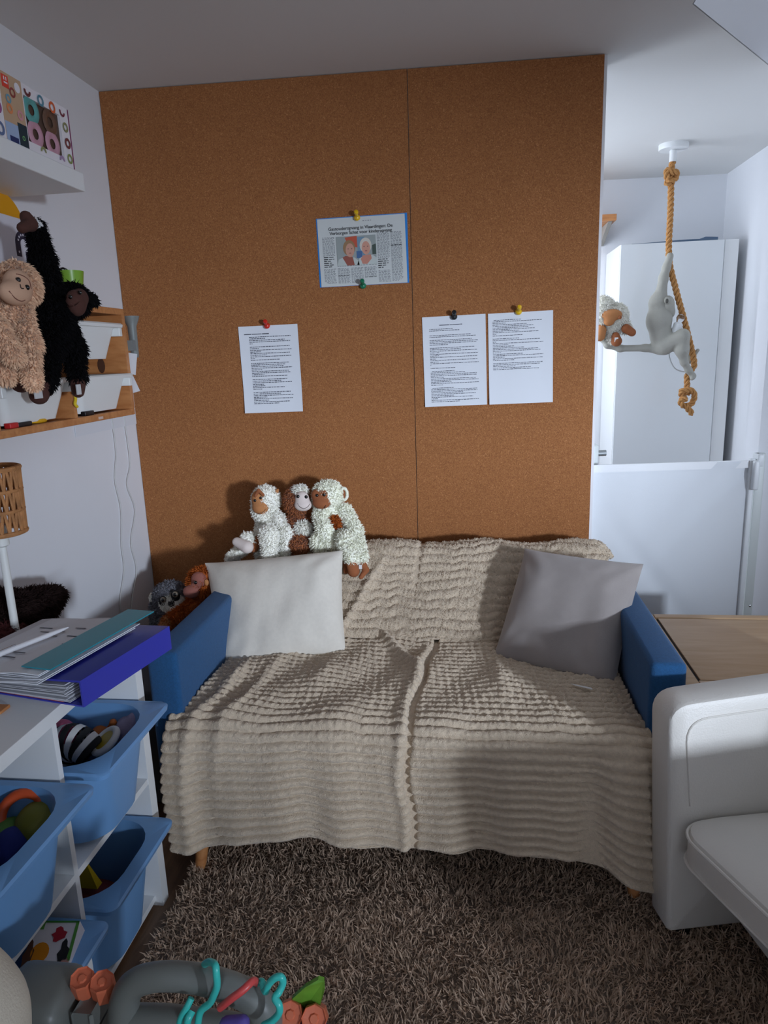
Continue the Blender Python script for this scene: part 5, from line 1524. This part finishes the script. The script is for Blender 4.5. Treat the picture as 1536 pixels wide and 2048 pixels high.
# ================================================================== WOODEN TABLE beside the sofa
tbl = thing('play_table', 'low beech play table with inset top between sofa and gate', 'table', (2.05, -.6, 0))
TX0, TX1, TY0, TY1, TZ = 1.712, 2.125, -.835, -.365, .55
def tbox(nm, lo, hi, m=TABLEW, b=.003): return MB().box(lo, hi, b).build(nm, m, tbl, True)
tbox('rail', (TX0, TY0, TZ - .07), (TX0 + .038, TY1, TZ)); tbox('rail', (TX1 - .038, TY0, TZ - .07), (TX1, TY1, TZ))
tbox('rail', (TX0 + .039, TY1 - .030, TZ - .07), (TX1 - .039, TY1, TZ)); tbox('rail', (TX0 + .039, TY0, TZ - .07), (TX1 - .039, TY0 + .036, TZ))
tbox('gap_shadow_strip', (TX0 + .038, TY0 + .036, TZ - .012), (TX1 - .038, TY1 - .030, TZ - .006), mat('gap_shade', (34, 34, 32), .7), 0)  # dark sheet under the panel, its colour stands for shade in the gap
tbox('top_panel', (TX0 + .045, TY0 + .040, TZ - .006), (TX1 - .045, TY1 - .034, TZ - .001), TABLEW, .001)
for x in (TX0, TX1 - .05):
    for y in (TY0, TY1 - .05): tbox('leg', (x, y, 0), (x + .05, y + .05, TZ - .071))

# ================================================================== WHITE ARMCHAIR (faces left)
ang = math.radians(13)
A0 = np.array((1.652, -1.022, 0)); e1 = np.array((math.cos(ang), math.sin(ang), 0)); e2 = np.array((-math.sin(ang), math.cos(ang), 0))
cw = lambda a, b, z: A0 + e1 * a + e2 * b + np.array((0, 0, z))
ch = thing('armchair', 'white leather armchair with piped seat on black casters', 'armchair', tuple(cw(.3, -.28, 0)))
def panel(nm, poly, b0, b1, bev=.012):
    """polygon in (a, z) extruded across b with rounded edges"""
    poly = np.array(poly); c = poly.mean(0)
    loops = []
    for b, k in ((b0, 1), (b0 + bev * .3, .5), (b0 + bev, 0), (b1 - bev, 0), (b1 - bev * .3, .5), (b1, 1)):
        ins = bev * (k ** 1.6 if k else 0)
        d = poly - c; ln = np.linalg.norm(d, axis=1)[:, None]
        loops.append([tuple(cw(p[0], b, p[1])) for p in (c + d * (1 - ins / ln))])
    return loft(loops).build(nm, LEATHER, ch, True)
def rpoly(pts, r, n=6):
    """round the polygon's corners"""
    out = []; m = len(pts)
    for i in range(m):
        p0, p1, p2 = (np.array(pts[j % m], float) for j in (i - 1, i, i + 1))
        ri = r[i]
        if ri <= 0: out.append(p1); continue
        a = p1 + (p0 - p1) / np.linalg.norm(p0 - p1) * ri; b = p1 + (p2 - p1) / np.linalg.norm(p2 - p1) * ri
        for k in range(n + 1):
            t = k / n; out.append((1 - t) ** 2 * a + 2 * t * (1 - t) * p1 + t * t * b)
    return out
armp = rpoly([(0, .035), (-.030, .600), (.47, .632), (.47, .035)], [.01, .05, .05, .01])
panel('arm', armp, 0.0, .086); panel('arm', armp, -.67, -.58)
panel('backrest', rpoly([(.472, .045), (.472, .70), (.53, .72), (.55, .045)], [.01, .04, .04, .01]), -.67, .086)
def inner_seam(b):
    pts = [(p[0] * .955 + .012, p[1] * .955 + .016) for p in armp[8:22]]
    return pts
MB().tube([cw(.030, -.001, .36)] + [cw(p[0] + .040, -.001, p[1] - .035) for p in armp[7:17]], .0022, 6).build('piping', LEATHER, ch, True)
# seat cushion: rounded, crowned, with piping
def seat_loop(ins, z):
    out = []
    for (x, y) in rrect(.228, -.29, .236 - ins, .282 - ins * .5, .070 - ins * .3, 9):
        bow = -.17 * max(0, -y - .02) * (1 - x / .46) if x < .3 else 0
        out.append(tuple(cw(x - bow, y, z)))
    return out
loft([seat_loop(.03, .245), seat_loop(.004, .252), seat_loop(0, .262), seat_loop(0, .318), seat_loop(.004, .330), seat_loop(.03, .342), seat_loop(.10, .352), seat_loop(.19, .356)]).build('seat', LEATHER, ch, True)
for z in (.262, .322):
    l = seat_loop(-.002, z); MB().tube(l + [l[0]], .0035, 6, cap=False).build('piping', LEATHER, ch, True)
panel('seat_base', [(.16, .06), (.16, .244), (.45, .244), (.45, .06)], -.575, -.005, .004)
for a, b in ((.045, .030), (.45, .04), (.045, -.625), (.45, -.625)):
    p = cw(a, b, 0)
    MB().lathe([(.001, -.011), (.020, -.011), (.0225, -.008), (.0225, .008), (.020, .011), (.001, .011)], p + np.array((0, 0, .0226)), (.6, .8, 0), 18).build('caster', BLACK, ch, True)
gp = cw(.49, -.12, .357)

# ================================================================== TOY WALKER in the foreground
WY = -1.66
s_ = lambda u, v, dy=0.0: at(u, v, 1, WY + dy)
GP = mat('grey_plastic', (112, 116, 112), .4)
wk = thing('baby_walker', 'grey plastic baby walker with arched handle in the foreground', 'baby walker', tuple(s_(300, 2040) * np.array((1, 1, 0))))
def gz_(u, v, dy=0): return s_(u, v, dy)
lo_, hi_ = s_(34, 2110), s_(144, 1972)
MB().box((lo_[0], WY - .05, lo_[2]), (hi_[0], WY + .05, hi_[2]), .022).build('side_block', GP, wk, True)
hm = MB()
arch = spline([s_(250, 2110), s_(248, 2040), s_(250, 2000), s_(262, 1974), s_(290, 1958), s_(345, 1952), s_(420, 1962), s_(482, 1984), s_(518, 2006), s_(532, 2040), s_(532, 2110)], 10)
hm.tube(arch, [.024 - .005 * math.sin(math.pi * min(1, max(0, i / (len(arch) - 1)))) for i in range(len(arch))], 20)
hm.tube(spline([s_(232, 2040), s_(330, 2042), s_(430, 2054), s_(540, 2072)], 10), .021, 18)
hm.tube(spline([s_(40, 2096), s_(300, 2100), s_(640, 2112)], 8), .030, 18)
hm.build('handle', GP, wk, True)
MB().box(s_(148, 2100, -.035), s_(232, 2034, .035), .008).build('socket_block', GP, wk, True)
# frame down to the floor so that it stands
bz = s_(300, 2100)[2]
for u_ in (80, 540):
    q = s_(u_, 2095)
    MB().tube([q, (q[0], q[1] - .02, .06)], [.03, .026], 14).build('leg', GP, wk, True)
    for dy in (-.10, .10):
        MB().lathe([(.001, -.015), (.05, -.015), (.055, -.01), (.055, .01), (.05, .015), (.001, .015)], (q[0], q[1] - .02 + dy, .0552), (1, 0, 0), 24).build('wheel', mat('wheel_grey', (70, 74, 76), .5), wk, True)
    MB().tube([(q[0], q[1] - .12, .056), (q[0], q[1] + .08, .056)], .016, 12).build('skid', GP, wk, True)
OR = mat('orange_knob', (206, 110, 78), .4)
def knob(u_, v_, rad, ax):
    c_ = s_(u_, v_, .01)
    m_ = MB(); prof = [(rad * .96, -.030), (rad, -.026), (rad, .0), (rad * .94, .004), (rad * .86, .001), (rad * .4, .0), (rad * .3, .0025), (.0005, .0025)]
    m_.lathe(prof, c_, ax, 8)
    m_.build('knob', OR, wk, False)
knob(164, 1958, .0170, (.10, -.25, .96)); knob(204, 1964, .0170, (.10, -.25, .96)); knob(580, 2030, .0185, (.1, -.75, .65)); knob(628, 2038, .0185, (.1, -.75, .65))
MB().box(s_(146, 2030, -.02), s_(222, 2000, .03), .004).build('knob_socket', GP, wk, True)
MB().box(s_(560, 2085, -.01), s_(648, 2052, .03), .004).build('knob_socket', mat('purple_plastic', (104, 76, 120), .4), wk, True)
# leaf
lf = [s_(u_, v_, dy) for u_, v_, dy in ((572, 2020, .03), (585, 1998, .02), (610, 1975, .015), (636, 1960, .02), (647, 1963, .02), (648, 1985, .02), (640, 2012, .025), (628, 2028, .03), (600, 2030, .032))]
lm_ = MB(); n = len(lf); lm_.add(lf + [p + np.array((0, .006, .001)) for p in lf], [tuple(range(n)), tuple(range(2 * n - 1, n - 1, -1))] + [(i, (i + 1) % n, n + (i + 1) % n, n + i) for i in range(n)])
lm_.build('leaf', mat('leaf_green', (100, 150, 48), .45, vary=.2, vscale=30), wk)
# link chains
TEAL = mat('teal_link', (60, 190, 180), .3)
def link(name, pts, r_, m, label):
    o = MB().tube(spline(pts, 8), r_, 10).build(name, m, None, True); return tag(o, label, 'toy link')
link('toy_link', [s_(402, 1940, .03), s_(408, 1930, .01), s_(418, 1924, -.01), s_(430, 1930, -.03), s_(433, 1950, -.036), s_(434, 1972, -.036), s_(428, 1990, -.036), s_(420, 2006, -.034), s_(402, 2022, -.034), s_(396, 2046, -.036), s_(394, 2075, -.036)], .0048, TEAL, 'long teal toy link looped over the walker handle')
link('toy_link', [s_(383, 1996, -.030), s_(374, 2014, -.036), s_(362, 2036, -.04), s_(356, 2060, -.04)], .0045, TEAL, 'short teal toy link hanging left under the handle')
link('toy_link', [s_(384, 2022, -.036), s_(376, 2040, -.044), s_(372, 2066, -.044)], .0050, TEAL, 'thick teal toy link next to the long looped one')
link('toy_link', [s_(440, 2016, -.035), s_(462, 1998, -.038), s_(486, 1980, -.034), s_(506, 1962, -.02), s_(514, 1966, .0)], .0050, mat('coral_link', (206, 76, 74), .35), 'coral red toy link lying across the handle')
link('toy_link', [s_(514, 1966, .0), s_(524, 1964, -.01), s_(528, 1978, -.015), s_(532, 1982, -.02), s_(538, 1968, -.02), s_(550, 1956, -.02), s_(562, 1954, -.02), s_(566, 1966, -.02), s_(558, 1984, -.025), s_(550, 1996, -.032), s_(558, 2010, -.036), s_(558, 2026, -.036), s_(544, 2042, -.036), s_(526, 2052, -.036)], .0048, TEAL, 'curly teal toy link at the right end of the handle')
tag(plush_part('purple_toy', [('cap', s_(455, 2052, -.05), s_(485, 2046, -.05), .012, .010)], mat('purple_toy', (84, 70, 150), .5), None, h=.004), 'small purple toy hanging below the walker handle', 'toy')
# cream cloth thing at the bottom left corner
bs_ = lambda u_, v_, dy=0.0: at(u_, v_, 1, -1.86 + dy)
q0, q1 = bs_(-170, 1960), bs_(-130, 2020)
tag(plush_part('bouncer_seat', [('cap', q0, bs_(-110, 2070), .07, .075), ('cap', bs_(-110, 2070), (q1[0] - .02, -1.90, .14), .075, .12), ('ell', (q1[0] - .04, -1.92, .10), (.15, .14, .10))], mat('cream_cloth', (206, 196, 178), .9, vary=.05, bump=.2, bscale=300), None, h=.010, k=.04), 'cream padded baby seat at the lower left edge', 'baby seat')
